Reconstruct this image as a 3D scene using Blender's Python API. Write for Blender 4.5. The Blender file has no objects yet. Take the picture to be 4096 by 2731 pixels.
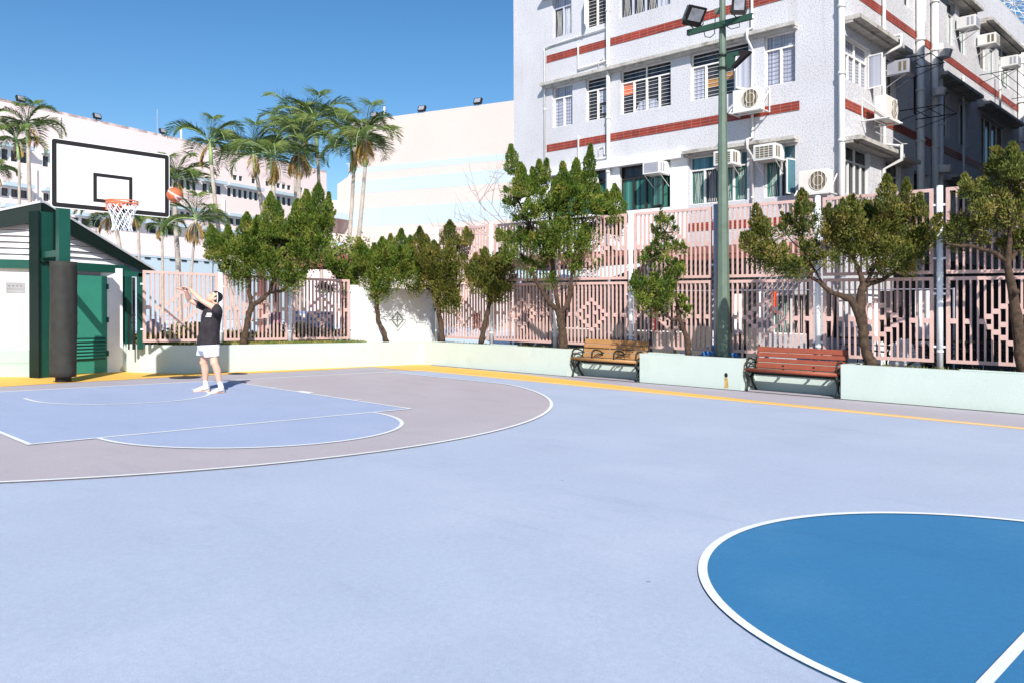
import bpy, math, random
import numpy as np
from mathutils import Vector, Matrix
from mathutils.geometry import tessellate_polygon
R_=math.radians
rnd=random.Random(7); rng=np.random.default_rng(11)
sc=bpy.context.scene; COL=sc.collection
# ---------------------------------------------------------------- surveyed camera and ground fall
F_,CY_=3281.958,1244.818; YAW,PIT,ROL=0.795399,-0.000132,-0.002417
GA,GB=-0.0128314,0.0129876            # the whole yard falls about one per cent towards the drain
CAM=np.array([-4.9133,-14.9485,1.295])
fw=np.array([math.sin(YAW)*math.cos(PIT),math.cos(YAW)*math.cos(PIT),math.sin(PIT)])
_rt=np.array([math.cos(YAW),-math.sin(YAW),0.]); _up=np.cross(_rt,fw)
rt=math.cos(ROL)*_rt+math.sin(ROL)*_up; up=-math.sin(ROL)*_rt+math.cos(ROL)*_up
CU=np.array([CAM[0],CAM[1],CAM[2]-GA*CAM[0]-GB*CAM[1]])
def uray(u,v):
    r=fw+(u-2048)/F_*rt-(v-CY_)/F_*up
    return np.array([r[0],r[1],r[2]-GA*r[0]-GB*r[1]])
def pl(u,v,n,d):
    r=uray(u,v); n=np.array(n,float); return CU+r*((d-n@CU)/(n@r))
def g(u,v,h=0): return pl(u,v,(0,0,1),h)
def dep(u,v,w): return CU+uray(u,v)*w
def depth(P): return float((np.array(P)-CU)[:2]@fw[:2])
def H(P):
    P=np.asarray(P,float); Q=P.copy(); Q[...,2]+=GA*P[...,0]+GB*P[...,1]; return Q
# ---------------------------------------------------------------- materials
def new_mat(name):
    m=bpy.data.materials.new(name); m.use_nodes=True; return m,m.node_tree,m.node_tree.nodes['Principled BSDF']
def noise(nt,scale,detail=3,rough=.5,space='Object'):
    tc=nt.nodes.new('ShaderNodeTexCoord'); n=nt.nodes.new('ShaderNodeTexNoise'); n.inputs['Scale'].default_value=scale
    n.inputs['Detail'].default_value=detail; n.inputs['Roughness'].default_value=rough
    nt.links.new(tc.outputs[space],n.inputs['Vector']); return n
def ramp(nt,src,stops):
    r=nt.nodes.new('ShaderNodeValToRGB'); e=r.color_ramp.elements
    while len(e)<len(stops): e.new(.5)
    for i,(p,c) in enumerate(stops): e[i].position=p; e[i].color=(*c,1)
    nt.links.new(src,r.inputs[0]); return r
def mixc(nt,fac,a,b,mode='MIX'):
    m=nt.nodes.new('ShaderNodeMix'); m.data_type='RGBA'; m.blend_type=mode
    for s,i in ((fac,0),(a,6),(b,7)):
        if hasattr(s,'links') or hasattr(s,'is_output'): nt.links.new(s,m.inputs[i])
        elif isinstance(s,(int,float)): m.inputs[i].default_value=s
        else: m.inputs[i].default_value=(*s,1)
    return m.outputs[2]
def bump(nt,p,src,strength=.2,dist=.01):
    b=nt.nodes.new('ShaderNodeBump'); b.inputs['Strength'].default_value=strength; b.inputs['Distance'].default_value=dist
    nt.links.new(src,b.inputs['Height']); nt.links.new(b.outputs[0],p.inputs['Normal'])
def mat(name,c,rough=.6,var=.12,scale=3,fine=0,fs=120,metal=0,spec=.3,bmp=0,dirt=None,dsc=1.2,dth=.58):
    m,nt,p=new_mat(name); c=np.array(c,float)
    n=noise(nt,scale,5); r=ramp(nt,n.outputs['Fac'],[(.3,tuple(c*(1-var))),(.7,tuple(np.minimum(c*(1+var),.95)))])
    out=r.outputs[0]
    if dirt is not None:
        n3=noise(nt,dsc,6,.65); r3=ramp(nt,n3.outputs['Fac'],[(dth,(0,0,0)),(dth+.17,(1,1,1))]); out=mixc(nt,r3.outputs[0],out,dirt)
    if fine:
        n2=noise(nt,fs,2,.6); r2=ramp(nt,n2.outputs['Fac'],[(.3,(1-fine,)*3),(.7,(1+fine*.5,)*3)]); out=mixc(nt,1.0,out,r2.outputs[0],'MULTIPLY')
        if bmp: bump(nt,p,n2.outputs['Fac'],bmp)
    elif bmp: bump(nt,p,n.outputs['Fac'],bmp)
    nt.links.new(out,p.inputs['Base Color']); p.inputs['Roughness'].default_value=rough
    p.inputs['Metallic'].default_value=metal; p.inputs['Specular IOR Level'].default_value=spec
    return m
M={}
def scuffed(m):
    nt=m.node_tree; p=nt.nodes['Principled BSDF']; src=p.inputs['Base Color'].links[0].from_socket
    n=noise(nt,28,2,.6); r=ramp(nt,n.outputs['Fac'],[(.3,(.955,)*3),(.7,(1.035,)*3)])
    mp=nt.nodes.new('ShaderNodeMapping'); mp.inputs['Scale'].default_value=(1,.22,1); mp.inputs['Rotation'].default_value=(0,0,.5); tc=nt.nodes.new('ShaderNodeTexCoord'); nt.links.new(tc.outputs['Object'],mp.inputs[0])
    n2=nt.nodes.new('ShaderNodeTexNoise'); n2.inputs['Scale'].default_value=2.6; n2.inputs['Detail'].default_value=8; n2.inputs['Roughness'].default_value=.72; nt.links.new(mp.outputs[0],n2.inputs['Vector'])
    r2=ramp(nt,n2.outputs['Fac'],[(.30,(.90,.905,.93)),(.44,(1,1,1)),(.66,(1,1,1)),(.78,(1.05,1.045,1.03))])
    v=nt.nodes.new('ShaderNodeTexVoronoi'); v.inputs['Scale'].default_value=1.3; nt.links.new(tc.outputs['Object'],v.inputs['Vector']); r3=ramp(nt,v.outputs['Distance'],[(.012,(.62,.6,.6)),(.02,(1,1,1))])
    o=mixc(nt,1.0,mixc(nt,1.0,mixc(nt,1.0,src,r.outputs[0],'MULTIPLY'),r2.outputs[0],'MULTIPLY'),r3.outputs[0],'MULTIPLY'); nt.links.new(o,p.inputs['Base Color'])
CT=dict(rough=.78,var=.03,scale=.9,fine=.13,fs=150,spec=.2,bmp=.15,dsc=.55)
M['blue']=mat('court_blue',(.415,.468,.575),dirt=(.45,.50,.60),dth=.5,**CT)
M['key']=mat('key_blue',(.36,.42,.57),dirt=(.385,.44,.585),dth=.5,**CT)
M['mauve']=mat('mauve_paint',(.45,.40,.42),dirt=(.475,.43,.45),dth=.5,**CT)
M['grey_floor']=mat('surround_grey',(.42,.39,.425),dirt=(.38,.355,.385),dth=.52,**CT)
M['deep']=mat('deep_blue',(.040,.185,.365),dirt=(.055,.21,.385),dth=.5,**CT)
M['yellow']=mat('yellow_paint',(.86,.49,.10),dirt=(.80,.46,.14),dth=.5,**CT)
M['line']=mat('line_white',(.78,.79,.78),dirt=(.72,.75,.8),dth=.55,**CT)
M['ground']=mat('yard_concrete',(.42,.41,.40),rough=.9,scale=.8,fine=.15,fs=40)
M['pale_ground']=mat('playground',(.55,.66,.76),rough=.9,scale=.5,fine=.08,fs=20)
for k_ in ('blue','key','mauve','grey_floor','deep','yellow','line'): scuffed(M[k_])
M['drain']=mat('drain_dark',(.07,.065,.055),rough=.9,scale=30,var=.5)
M['mint']=mat('mint_wall',(.535,.61,.56),rough=.8,var=.03,scale=1.5,fine=.10,fs=90,bmp=.25,dirt=(.49,.56,.51),dsc=1.6)
M['mint2']=mat('mint_paint',(.40,.55,.465),rough=.8,var=.03,scale=1.5,fine=.08,fs=90)
M['emblem_grey']=mat('emblem_ground',(.20,.235,.215),rough=.8)
M['black_wall']=mat('near_black_wall',(.05,.048,.045),rough=.95,var=.3,scale=1)  # near-black tone for shaded walls, not applied anywhere
M['white_wall']=mat('white_wall',(.82,.82,.82),rough=.85,var=.03,fine=.06,fs=60,dirt=(.70,.69,.68),dth=.62)
M['shade_wall']=mat('shade_grey_wall',(.36,.325,.36),rough=.85,var=.04,fine=.08,fs=60)  # shade on the wall beside the door, put into its grey
M['alley']=mat('alley_concrete',(.08,.077,.073),rough=.95,var=.25,scale=1.2)  # darker than the yard to keep the shade behind the fence deep
M['shade_black']=mat('shade_black_tone',(.045,.045,.05),rough=.7,var=.3,scale=2)  # tone for the shade under the canopy, not applied anywhere
M['dark_grey']=mat('dark_render',(.13,.125,.12),rough=.95,var=.2,scale=1)  # painted shade of the ground floor; neighbour block and gable backing share it
M['soil']=mat('soil',(.12,.085,.05),rough=1,var=.4,scale=14)
M['pink']=mat('school_pink',(.82,.65,.61),rough=.9,var=.02,scale=.3,fine=.06,fs=12,dirt=(.79,.65,.63),dsc=.25)
M['mpink']=mat('mural_pink',(.60,.495,.445),rough=.9,var=.02,scale=.3,fine=.06,fs=12)
M['mblue']=mat('mural_blue',(.465,.54,.575),rough=.9,var=.02,scale=.3,fine=.06,fs=12)
M['fence']=mat('salmon_steel',(.65,.435,.385),rough=.5,var=.06,scale=6,fine=.05,fs=80,dirt=(.52,.34,.29),dsc=5,dth=.62)
M['post']=mat('white_post',(.80,.82,.84),rough=.45,var=.04,scale=4,dirt=(.55,.52,.48),dsc=4,dth=.64)
M['gpost']=mat('grey_post',(.36,.38,.46),rough=.5)
M['green']=mat('dark_green_steel',(.008,.075,.054),rough=.45,var=.12,scale=3,fine=.1,fs=60)
M['shade_green']=mat('shade_green_steel',(.003,.013,.010),rough=.5,var=.15)  # green steel darkened for the deep shade of eaves and column sides
M['door_green']=mat('green_door',(.040,.26,.18),rough=.55,var=.06,fine=.08,fs=60)
M['ltblue_door']=mat('light_blue_door',(.36,.60,.66),rough=.6)
M['lamp_green']=mat('lamp_green',(.12,.165,.125),rough=.5,var=.12,scale=5,dirt=(.09,.13,.095),dsc=6,dth=.55)
M['louvre']=mat('white_louvre',(.80,.78,.78),rough=.6)
M['roof']=mat('roof_grey',(.50,.50,.53),rough=.6,var=.1)
M['mat_pad']=mat('padded_cover',(.036,.035,.031),rough=.75,var=.18,scale=5,fine=.15,fs=70,bmp=.3)
M['black']=mat('black_paint',(.018,.014,.014),rough=.6)
M['iron']=mat('cast_iron',(.012,.016,.012),rough=.5,var=.2)
M['board']=mat('board_white',(.82,.85,.82),rough=.45,var=.02,scale=2,dirt=(.74,.77,.70),dsc=1.8,dth=.55)
M['rim']=mat('rim_orange',(.75,.19,.09),rough=.5)
M['net']=mat('net_white',(.85,.86,.9),rough=.8)
M['ochre']=mat('ochre_slat',(.41,.21,.08),rough=.5,var=.1,scale=8,fine=.1,fs=90)
M['redwood']=mat('redwood_slat',(.29,.075,.042),rough=.5,var=.1,scale=8,fine=.1,fs=90)
M['white']=mat('white_enamel',(.72,.71,.68),rough=.4,var=.02)
M['cream']=mat('cream_enamel',(.76,.70,.64),rough=.45,var=.04,dirt=(.62,.45,.28),dsc=5,dth=.66)
M['wframe']=mat('window_white',(.84,.80,.75),rough=.5)
M['gframe']=mat('window_grey',(.50,.52,.60),rough=.4)
M['dframe']=mat('window_dark',(.035,.025,.02),rough=.4)
M['pipe']=mat('pipe_white',(.70,.69,.67),rough=.45,var=.05,dirt=(.6,.58,.54),dsc=3,dth=.62)
M['concrete']=mat('ledge_concrete',(.50,.47,.43),rough=.95,var=.15,scale=4,fine=.25,fs=30,dirt=(.24,.21,.16),dsc=3,dth=.52)
M['dark']=mat('dark_interior',(.02,.02,.022),rough=.3,var=.3)
M['brown']=mat('brown_canopy',(.20,.07,.05),rough=.7,var=.2,scale=6)
M['bark']=mat('juniper_bark',(.075,.048,.032),rough=.95,var=.45,scale=14,fine=.4,fs=60,bmp=.8)
M['palmbark']=mat('palm_bark',(.42,.36,.30),rough=.9,var=.2,scale=3,fine=.2,fs=20)
M['palmgreen']=mat('crownshaft_green',(.30,.40,.16),rough=.6)
M['twig']=mat('bare_twig',(.30,.20,.18),rough=.9)
M['skin']=mat('skin',(.68,.40,.29),rough=.5,var=.06,scale=12)
M['shirt']=mat('black_shirt',(.035,.028,.032),rough=.9,var=.35,scale=11,bmp=1.0)
M['shorts']=mat('white_shorts',(.80,.80,.84),rough=.85,var=.05,scale=13,bmp=1.0)
M['hair']=mat('black_hair',(.014,.009,.008),rough=.5,var=.3,scale=40)
M['shoe']=mat('pale_shoe',(.72,.74,.74),rough=.6,var=.06,scale=30)
M['sole']=mat('shoe_sole',(.72,.45,.36),rough=.7)
M['shoe_accent']=mat('shoe_accent',(.12,.12,.13),rough=.6)
M['print']=mat('shirt_print',(.82,.76,.72),rough=.8)
M['print2']=mat('shirt_print_orange',(.75,.28,.12),rough=.8)
M['plaque']=mat('plaque_grey',(.33,.325,.335),rough=.5)
M['ink']=mat('plaque_ink',(.12,.11,.12),rough=.6)
M['stripe_blue']=mat('cloth_blue',(.22,.34,.58),rough=.9)
M['pinkcloth']=mat('cloth_pink',(.75,.22,.38),rough=.9)
M['lilac']=mat('cloth_lilac',(.45,.33,.55),rough=.9)
M['redcloth']=mat('cloth_red',(.75,.10,.03),rough=.9)
M['darkred']=mat('cloth_dark_red',(.16,.015,.01),rough=.9)
M['navycloth']=mat('cloth_navy',(.035,.03,.035),rough=.9)
M['whitecloth']=mat('cloth_white',(.82,.82,.82),rough=.9)
M['tarp']=mat('tarp_pale_blue',(.55,.72,.80),rough=.6,var=.08)
M['bluetarp']=mat('tarp_blue',(.05,.22,.55),rough=.5)
M['lens']=mat('lamp_glass',(.30,.30,.33),rough=.15,var=.25,scale=8,spec=.6)
M['grille']=mat('fan_dark',(.16,.13,.08),rough=.6,var=.3,scale=20)
M['meshgrey']=mat('mesh_grey',(.35,.35,.40),rough=.6)
M['bracket']=mat('bracket_green',(.03,.075,.05),rough=.5)
M['rust']=mat('rust_stain',(.50,.33,.10),rough=.9,var=.3,scale=12)
def facade_mat():
    m,nt,p=new_mat('pebble_dash')
    n=noise(nt,9,2,.5); n2=noise(nt,32,4,.7); n3=noise(nt,.5,4,.6)
    a=ramp(nt,n2.outputs['Fac'],[(.36,(.33,.33,.38)),(.48,(.615,.605,.625)),(.62,(.675,.66,.68))])
    mp=nt.nodes.new('ShaderNodeMapping'); mp.inputs['Scale'].default_value=(2.2,2.2,.16); tc=nt.nodes.new('ShaderNodeTexCoord'); n4=nt.nodes.new('ShaderNodeTexNoise'); n4.inputs['Scale'].default_value=1.6; n4.inputs['Detail'].default_value=5
    nt.links.new(tc.outputs['Object'],mp.inputs[0]); nt.links.new(mp.outputs[0],n4.inputs['Vector'])
    st=ramp(nt,n4.outputs['Fac'],[(.28,(.90,.885,.86)),(.42,(1,1,1))])
    b0=ramp(nt,n3.outputs['Fac'],[(.35,(.90,.89,.88)),(.65,(1,1,1))])
    class _o: pass
    b=_o(); b.outputs=[mixc(nt,1.0,b0.outputs[0],st.outputs[0],'MULTIPLY')]
    nt.links.new(mixc(nt,1.0,a.outputs[0],b.outputs[0],'MULTIPLY'),p.inputs['Base Color']); p.inputs['Roughness'].default_value=.9
    p.inputs['Specular IOR Level'].default_value=.2; bump(nt,p,n2.outputs['Fac'],.25,.012); return m
M['pebble']=facade_mat()
def brick_mat(axis):
    m,nt,p=new_mat('red_tile_band'); gm=nt.nodes.new('ShaderNodeNewGeometry'); s=nt.nodes.new('ShaderNodeSeparateXYZ'); c=nt.nodes.new('ShaderNodeCombineXYZ')
    nt.links.new(gm.outputs['Position'],s.inputs[0]); nt.links.new(s.outputs[axis],c.inputs[0]); nt.links.new(s.outputs[2],c.inputs[1])
    b=nt.nodes.new('ShaderNodeTexBrick'); b.offset=0; b.inputs['Scale'].default_value=1; b.inputs['Brick Width'].default_value=.29; b.inputs['Row Height'].default_value=.078
    b.inputs['Mortar Size'].default_value=.0045; b.inputs['Color1'].default_value=(.33,.036,.016,1); b.inputs['Color2'].default_value=(.22,.03,.018,1); b.inputs['Mortar'].default_value=(.42,.20,.15,1)
    nt.links.new(c.outputs[0],b.inputs['Vector'])
    n=noise(nt,1.6,4,.7); r=ramp(nt,n.outputs['Fac'],[(.35,(.75,.75,.75)),(.65,(1.1,1.1,1.1))])
    nt.links.new(mixc(nt,1.0,b.outputs[0],r.outputs[0],'MULTIPLY'),p.inputs['Base Color']); p.inputs['Roughness'].default_value=.55; return m
M['bandY']=brick_mat(1); M['bandX']=brick_mat(0)
def fold_mat(name,c1,c2,axis,scale=9,rough=.3):
    m,nt,p=new_mat(name); gm=nt.nodes.new('ShaderNodeNewGeometry'); s=nt.nodes.new('ShaderNodeSeparateXYZ'); c=nt.nodes.new('ShaderNodeCombineXYZ')
    nt.links.new(gm.outputs['Position'],s.inputs[0]); nt.links.new(s.outputs[axis],c.inputs[0])
    w=nt.nodes.new('ShaderNodeTexNoise'); w.inputs['Scale'].default_value=scale; w.inputs['Detail'].default_value=3; nt.links.new(c.outputs[0],w.inputs['Vector'])
    r=ramp(nt,w.outputs['Fac'],[(.38,c1),(.6,c2)]); nt.links.new(r.outputs[0],p.inputs['Base Color']); p.inputs['Roughness'].default_value=rough; return m
for ax,k in ((1,'Y'),(0,'X')):
    M['curtain'+k]=fold_mat('curtain_behind_glass',(.20,.21,.28),(.50,.52,.60),ax,14,.25)
    M['teal'+k]=fold_mat('teal_glass',(.010,.04,.034),(.07,.25,.20),ax,7,.12)
    M['darkpane'+k]=fold_mat('dark_glass',(.010,.010,.012),(.05,.05,.06),ax,3,.12)
    M['bluepane'+k]=fold_mat('blue_glass',(.03,.10,.13),(.13,.30,.36),ax,5,.08)
def leaf_mat(name,a,b,c,scale=3.2,tr=.25):
    m,nt,p=new_mat(name); n=noise(nt,scale,5,.75); n2=noise(nt,scale*9,2,.6)
    r=ramp(nt,n.outputs['Fac'],[(.33,a),(.52,b),(.72,c)]); r2=ramp(nt,n2.outputs['Fac'],[(.3,(.6,.6,.6)),(.7,(1.35,1.35,1.35))])
    nt.links.new(mixc(nt,1.0,r.outputs[0],r2.outputs[0],'MULTIPLY'),p.inputs['Base Color']); p.inputs['Roughness'].default_value=.65; p.inputs['Specular IOR Level'].default_value=.25
    return m
M['jun']=leaf_mat('juniper_green',(.028,.070,.008),(.105,.155,.018),(.33,.28,.06))
M['junb']=leaf_mat('juniper_olive',(.026,.052,.008),(.115,.125,.020),(.34,.24,.065),2.6)
M['frond']=leaf_mat('palm_green',(.045,.085,.018),(.10,.145,.03),(.24,.24,.08),1.2)
M['deadfrond']=leaf_mat('dry_frond',(.22,.13,.05),(.38,.24,.06),(.45,.30,.10),2)
M['hedge']=leaf_mat('hedge_leaf',(.05,.11,.02),(.16,.18,.03),(.45,.38,.10),4)
M['grass']=leaf_mat('dry_grass',(.08,.13,.02),(.20,.20,.05),(.40,.32,.10),3)
# ---------------------------------------------------------------- mesh building
ORG={}
class MB:
    def __init__(s): s.v=[]; s.f=[]; s.mi=[]
    def add(s,V,Fs,mi=0):
        o=len(s.v); s.v+= [tuple(map(float,p)) for p in V]; s.f+=[tuple(i+o for i in f) for f in Fs]; s.mi+=[mi]*len(Fs)
    def hexa(s,c8,mi=0): s.add(c8,[(0,3,2,1),(4,5,6,7),(0,1,5,4),(1,2,6,5),(2,3,7,6),(3,0,4,7)],mi)
    def box(s,x0,x1,y0,y1,z0,z1,mi=0): s.hexa([(x0,y0,z0),(x1,y0,z0),(x1,y1,z0),(x0,y1,z0),(x0,y0,z1),(x1,y0,z1),(x1,y1,z1),(x0,y1,z1)],mi)
    def fbox(s,fr,a0,a1,d0,d1,z0,z1,mi=0):
        s.hexa([fr(a0,d0,z0),fr(a1,d0,z0),fr(a1,d1,z0),fr(a0,d1,z0),fr(a0,d0,z1),fr(a1,d0,z1),fr(a1,d1,z1),fr(a0,d1,z1)],mi)
    def tube(s,pts,rad,n=8,caps=True,mi=0,flat=1.0):
        pts=[Vector(p) for p in pts]; rad=[rad]*len(pts) if isinstance(rad,(int,float)) else rad
        o=len(s.v); pu=None
        for i,p in enumerate(pts):
            t=(pts[min(i+1,len(pts)-1)]-pts[max(i-1,0)])
            if t.length<1e-9: t=Vector((0,0,1))
            t.normalize()
            if pu is None: pu=t.orthogonal().normalized()
            a=(pu-t*pu.dot(t))
            a=a.normalized() if a.length>1e-6 else t.orthogonal().normalized()
            pu=a; b=t.cross(a)
            for k in range(n):
                an=2*math.pi*(k+.5)/n; q=p+(a*math.cos(an)+b*math.sin(an)*flat)*rad[i]; s.v.append(tuple(q))
        for i in range(len(pts)-1):
            for k in range(n): s.f.append((o+i*n+k,o+i*n+(k+1)%n,o+(i+1)*n+(k+1)%n,o+(i+1)*n+k)); s.mi.append(mi)
        if caps:
            s.f.append(tuple(o+k for k in reversed(range(n)))); s.mi.append(mi); l=o+(len(pts)-1)*n; s.f.append(tuple(l+k for k in range(n))); s.mi.append(mi)
    def ball(s,c,r,ax=None,nu=12,nv=8,mi=0):
        c=Vector(c); r=(r,r,r) if isinstance(r,(int,float)) else r; ax=ax or (Vector((1,0,0)),Vector((0,1,0)),Vector((0,0,1))); o=len(s.v)
        for j in range(nv+1):
            th=math.pi*j/nv
            for i in range(nu):
                ph=2*math.pi*i/nu; q=c+ax[0]*(r[0]*math.sin(th)*math.cos(ph))+ax[1]*(r[1]*math.sin(th)*math.sin(ph))+ax[2]*(r[2]*math.cos(th)); s.v.append(tuple(q))
        for j in range(nv):
            for i in range(nu): s.f.append((o+j*nu+i,o+(j+1)*nu+i,o+(j+1)*nu+(i+1)%nu,o+j*nu+(i+1)%nu)); s.mi.append(mi)
    def poly(s,pts,z,mi=0):
        P=[Vector((p[0],p[1],0)) for p in pts]; tr=tessellate_polygon([P]); T=[]
        for t in tr:
            a,b,c=(P[i] for i in t); T.append(tuple(t) if (b-a).cross(c-a).z>0 else (t[0],t[2],t[1]))
        s.add([(p[0],p[1],z) for p in pts],T,mi)
    def ext(s,fr,pts,d0,d1,mi=0):    # polygon (a,z) in a frame, extruded d0..d1
        n=len(pts); P=[Vector((p[0],p[1],0)) for p in pts]; tr=tessellate_polygon([P])
        V=[fr(a,d0,z) for a,z in pts]+[fr(a,d1,z) for a,z in pts]
        s.add(V,[tuple(t) for t in tr]+[tuple(i+n for i in reversed(t)) for t in tr]+[(i,(i+1)%n,(i+1)%n+n,i+n) for i in range(n)],mi)
    def build(s,name,m,parent=None,smooth=False,world=True,bevel=0):
        me=bpy.data.meshes.new(name); V=np.array(s.v,float).reshape(-1,3)
        if world:
            V=H(V)
            if parent is not None: V=V-ORG[parent.name]
        me.from_pydata(V.tolist(),[],s.f); ms=m if isinstance(m,(list,tuple)) else [m]
        for q in ms: me.materials.append(M[q] if isinstance(q,str) else q)
        if len(ms)>1: me.polygons.foreach_set('material_index',s.mi)
        if smooth: me.polygons.foreach_set('use_smooth',[True]*len(me.polygons))
        me.update(); o=bpy.data.objects.new(name,me); COL.objects.link(o)
        if parent is not None: o.parent=parent; ORG[o.name]=ORG[parent.name]
        else: ORG[o.name]=np.zeros(3)
        if bevel:
            b=o.modifiers.new('bevel','BEVEL'); b.width=bevel; b.segments=2; b.limit_method='ANGLE'
        return o
def tag(o,label=None,cat=None,group=None,kind=None):
    for k,v in (('label',label),('category',cat),('group',group),('kind',kind)):
        if v: o[k]=v
    return o
def thing(name,label,cat,loc,group=None):
    o=bpy.data.objects.new(name,None); COL.objects.link(o); L=H(np.array(loc,float)); o.location=L; o.empty_display_size=.2; ORG[o.name]=L
    return tag(o,label,cat,group)
def root_mesh(mb,name,m,label,cat,loc,group=None,smooth=False):
    o=mb.build(name,m,None,smooth); L=H(np.array(loc,float)); V=np.empty(len(o.data.vertices)*3); o.data.vertices.foreach_get('co',V)
    V=(V.reshape(-1,3)-L); o.data.vertices.foreach_set('co',V.ravel()); o.location=L; ORG[o.name]=L; o.data.update(); return tag(o,label,cat,group)
def struct(name,mb,m): return tag(mb.build(name,m),kind='structure')
def frame(O,U,N=None):
    O=np.array(O,float); U=np.array(U,float); U=U/np.hypot(*U[:2])
    N=np.array(N,float) if N is not None else np.array([U[1],-U[0],0.])
    return lambda a,d,z: tuple(O+U*a+N*d+np.array([0,0,z]))
def circ(cx,cy,r,a0,a1,n=48): return [(cx+r*math.cos(a),cy+r*math.sin(a)) for a in np.linspace(a0,a1,n)]
# ---------------------------------------------------------------- camera, light, sky
cd=bpy.data.cameras.new('camera'); cam=bpy.data.objects.new('camera',cd); COL.objects.link(cam); sc.camera=cam
mw=Matrix.Identity(4)
for i,vv in enumerate((rt,up,-fw)):
    for j in range(3): mw[j][i]=vv[j]
mw.translation=Vector(CAM); cam.matrix_world=mw
cd.sensor_width=36; cd.lens=F_*36/4096; cd.shift_y=-(1365.5-CY_)/4096; cd.clip_end=2000; cd.clip_start=.05
SAZ,SEL=R_(39.5),R_(36)
sd=Vector((math.sin(SAZ)*math.cos(SEL),math.cos(SAZ)*math.cos(SEL),-math.sin(SEL)))
ld=bpy.data.lights.new('sun','SUN'); ld.energy=4.7; ld.angle=R_(.53); ld.color=(1,.965,.91); lo=bpy.data.objects.new('sun',ld); COL.objects.link(lo)
lo.rotation_euler=sd.to_track_quat('-Z','Y').to_euler(); lo.location=(-20,-30,30)
w=bpy.data.worlds.new('World'); sc.world=w; w.use_nodes=True; nt=w.node_tree; bg=nt.nodes['Background']
sky=nt.nodes.new('ShaderNodeTexSky'); sky.sky_type='NISHITA'; sky.sun_disc=False; sky.sun_elevation=SEL; sky.sun_rotation=SAZ+math.pi
sky.air_density=1.0; sky.dust_density=.35; sky.ozone_density=2.5; sky.altitude=200
hs=nt.nodes.new('ShaderNodeHueSaturation'); hs.inputs['Saturation'].default_value=1.28
nt.links.new(sky.outputs[0],hs.inputs['Color']); nt.links.new(hs.outputs[0],bg.inputs['Color']); bg.inputs['Strength'].default_value=.10
sc.view_settings.view_transform='Standard'; sc.view_settings.look='None'; sc.view_settings.exposure=.44; sc.view_settings.gamma=1
try: sc.view_settings.use_curve_mapping=False
except Exception: pass
# ---------------------------------------------------------------- ground
S=7.28; LW=.05
b=MB(); b.add([(-900,-900,-.03),(900,-900,-.03),(900,900,-.03),(-900,900,-.03)],[(0,1,2,3)]); struct('ground',b,'ground')
b=MB(); b.poly([(-30,5),(9.6,3.2),(40,12),(60,60),(-30,90)],-.012); struct('playground_floor',b,'pale_ground')
def WX(y): return 8.85+.038*(1.62-y)
b=MB(); b.poly([(-14,-34),(WX(-34)+.6,-34),(WX(2)+.6,2.1),(9,2.3),(2,5.2),(-14,5.2)],0); struct('court_surround_floor',b,'grey_floor')
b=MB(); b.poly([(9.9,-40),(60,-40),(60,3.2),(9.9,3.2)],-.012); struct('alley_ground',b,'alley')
ye=[g(1740,1463),g(1868,1474),g(2038,1490),g(2400,1532),g(3000,1599),g(3600,1660),g(4096,1709.5)]
b=MB(); b.poly([(S-.1,-34),(S+.02,-34)]+[(7.5,-16)]+[(p[0],p[1]) for p in reversed(ye)]+[(8.9,1.75),(7.16,2.1),(7.14,1.72),(S-.1,0)],.004)
b.poly([(-9,1.0),(-1.03,1.1),(-.08,1.27),(1.1,1.36),(2.3,1.50),(5.6,1.50),(7.14,1.72),(7.15,2.3),(3.3,3),(1.9,4.8),(-9,5)],.004); struct('yellow_run_off_floor',b,'yellow')
b=MB(); b.poly([(-S,-28.06),(S,-28.06),(S,0),(-S,0)],.008); struct('court_floor',b,'blue')
R3=6.744; X3=S-.9; yy=-1.575-math.sqrt(R3*R3-X3*X3); a3=math.atan2(yy+1.575,X3)
arc=circ(0,-1.575,R3,a3,-math.pi-a3,90)
b=MB(); b.poly([(X3,0)]+arc+[(-X3,0)],.012); struct('three_point_floor',b,'mauve')
KX,FT=2.45,5.75
b=MB(); b.poly([(-KX,-FT),(KX,-FT),(KX,0),(-KX,0)],.016); b.poly(circ(0,-FT+.0,1.8,0,-math.pi,48),.016); struct('key_floor',b,'key')
b=MB(); b.poly(circ(0,-14.03,1.8,0,2*math.pi,97)[:-1],.012); struct('centre_circle_floor',b,'deep')
def ring(mb,pts,wd,z,side=-1):
    P=[Vector((p[0],p[1])) for p in pts]; V=[]
    for i,p in enumerate(P):
        t=(P[min(i+1,len(P)-1)]-P[max(i-1,0)]).normalized(); n=Vector((-t.y,t.x))*side
        V+=[(p.x,p.y,z),(p.x+n.x*wd,p.y+n.y*wd,z)]
    Fs=[]
    for i in range(len(P)-1):
        q=(2*i,2*i+1,2*i+3,2*i+2); a,bb,c=(Vector(V[j]) for j in q[:3]); Fs.append(q if (bb-a).cross(c-a).z>0 else tuple(reversed(q)))
    mb.add(V,Fs)
b=MB(); zl=.020
def seg(x0,x1,y0,y1): b.add([(x0,y0,zl),(x1,y0,zl),(x1,y1,zl),(x0,y1,zl)],[(0,1,2,3)])
seg(-S,S-.001,-.0,.05); seg(S-.002,S+.035,-28.06,.05); seg(-S-.05,-S,-28.06,.05)
seg(X3-.05,X3,yy,0); seg(-X3,-X3+.05,yy,0); ring(b,arc,.05,zl,-1)
seg(KX-.05,KX,-FT,0); seg(-KX,-KX+.05,-FT,0); seg(-KX+.05,KX-.05,-FT,-FT+.05)
ring(b,circ(0,-FT,1.8,0,-math.pi,60),.05,zl,-1); ring(b,circ(0,-14.03,1.8,0,2*math.pi,121),.05,zl,1)
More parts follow.
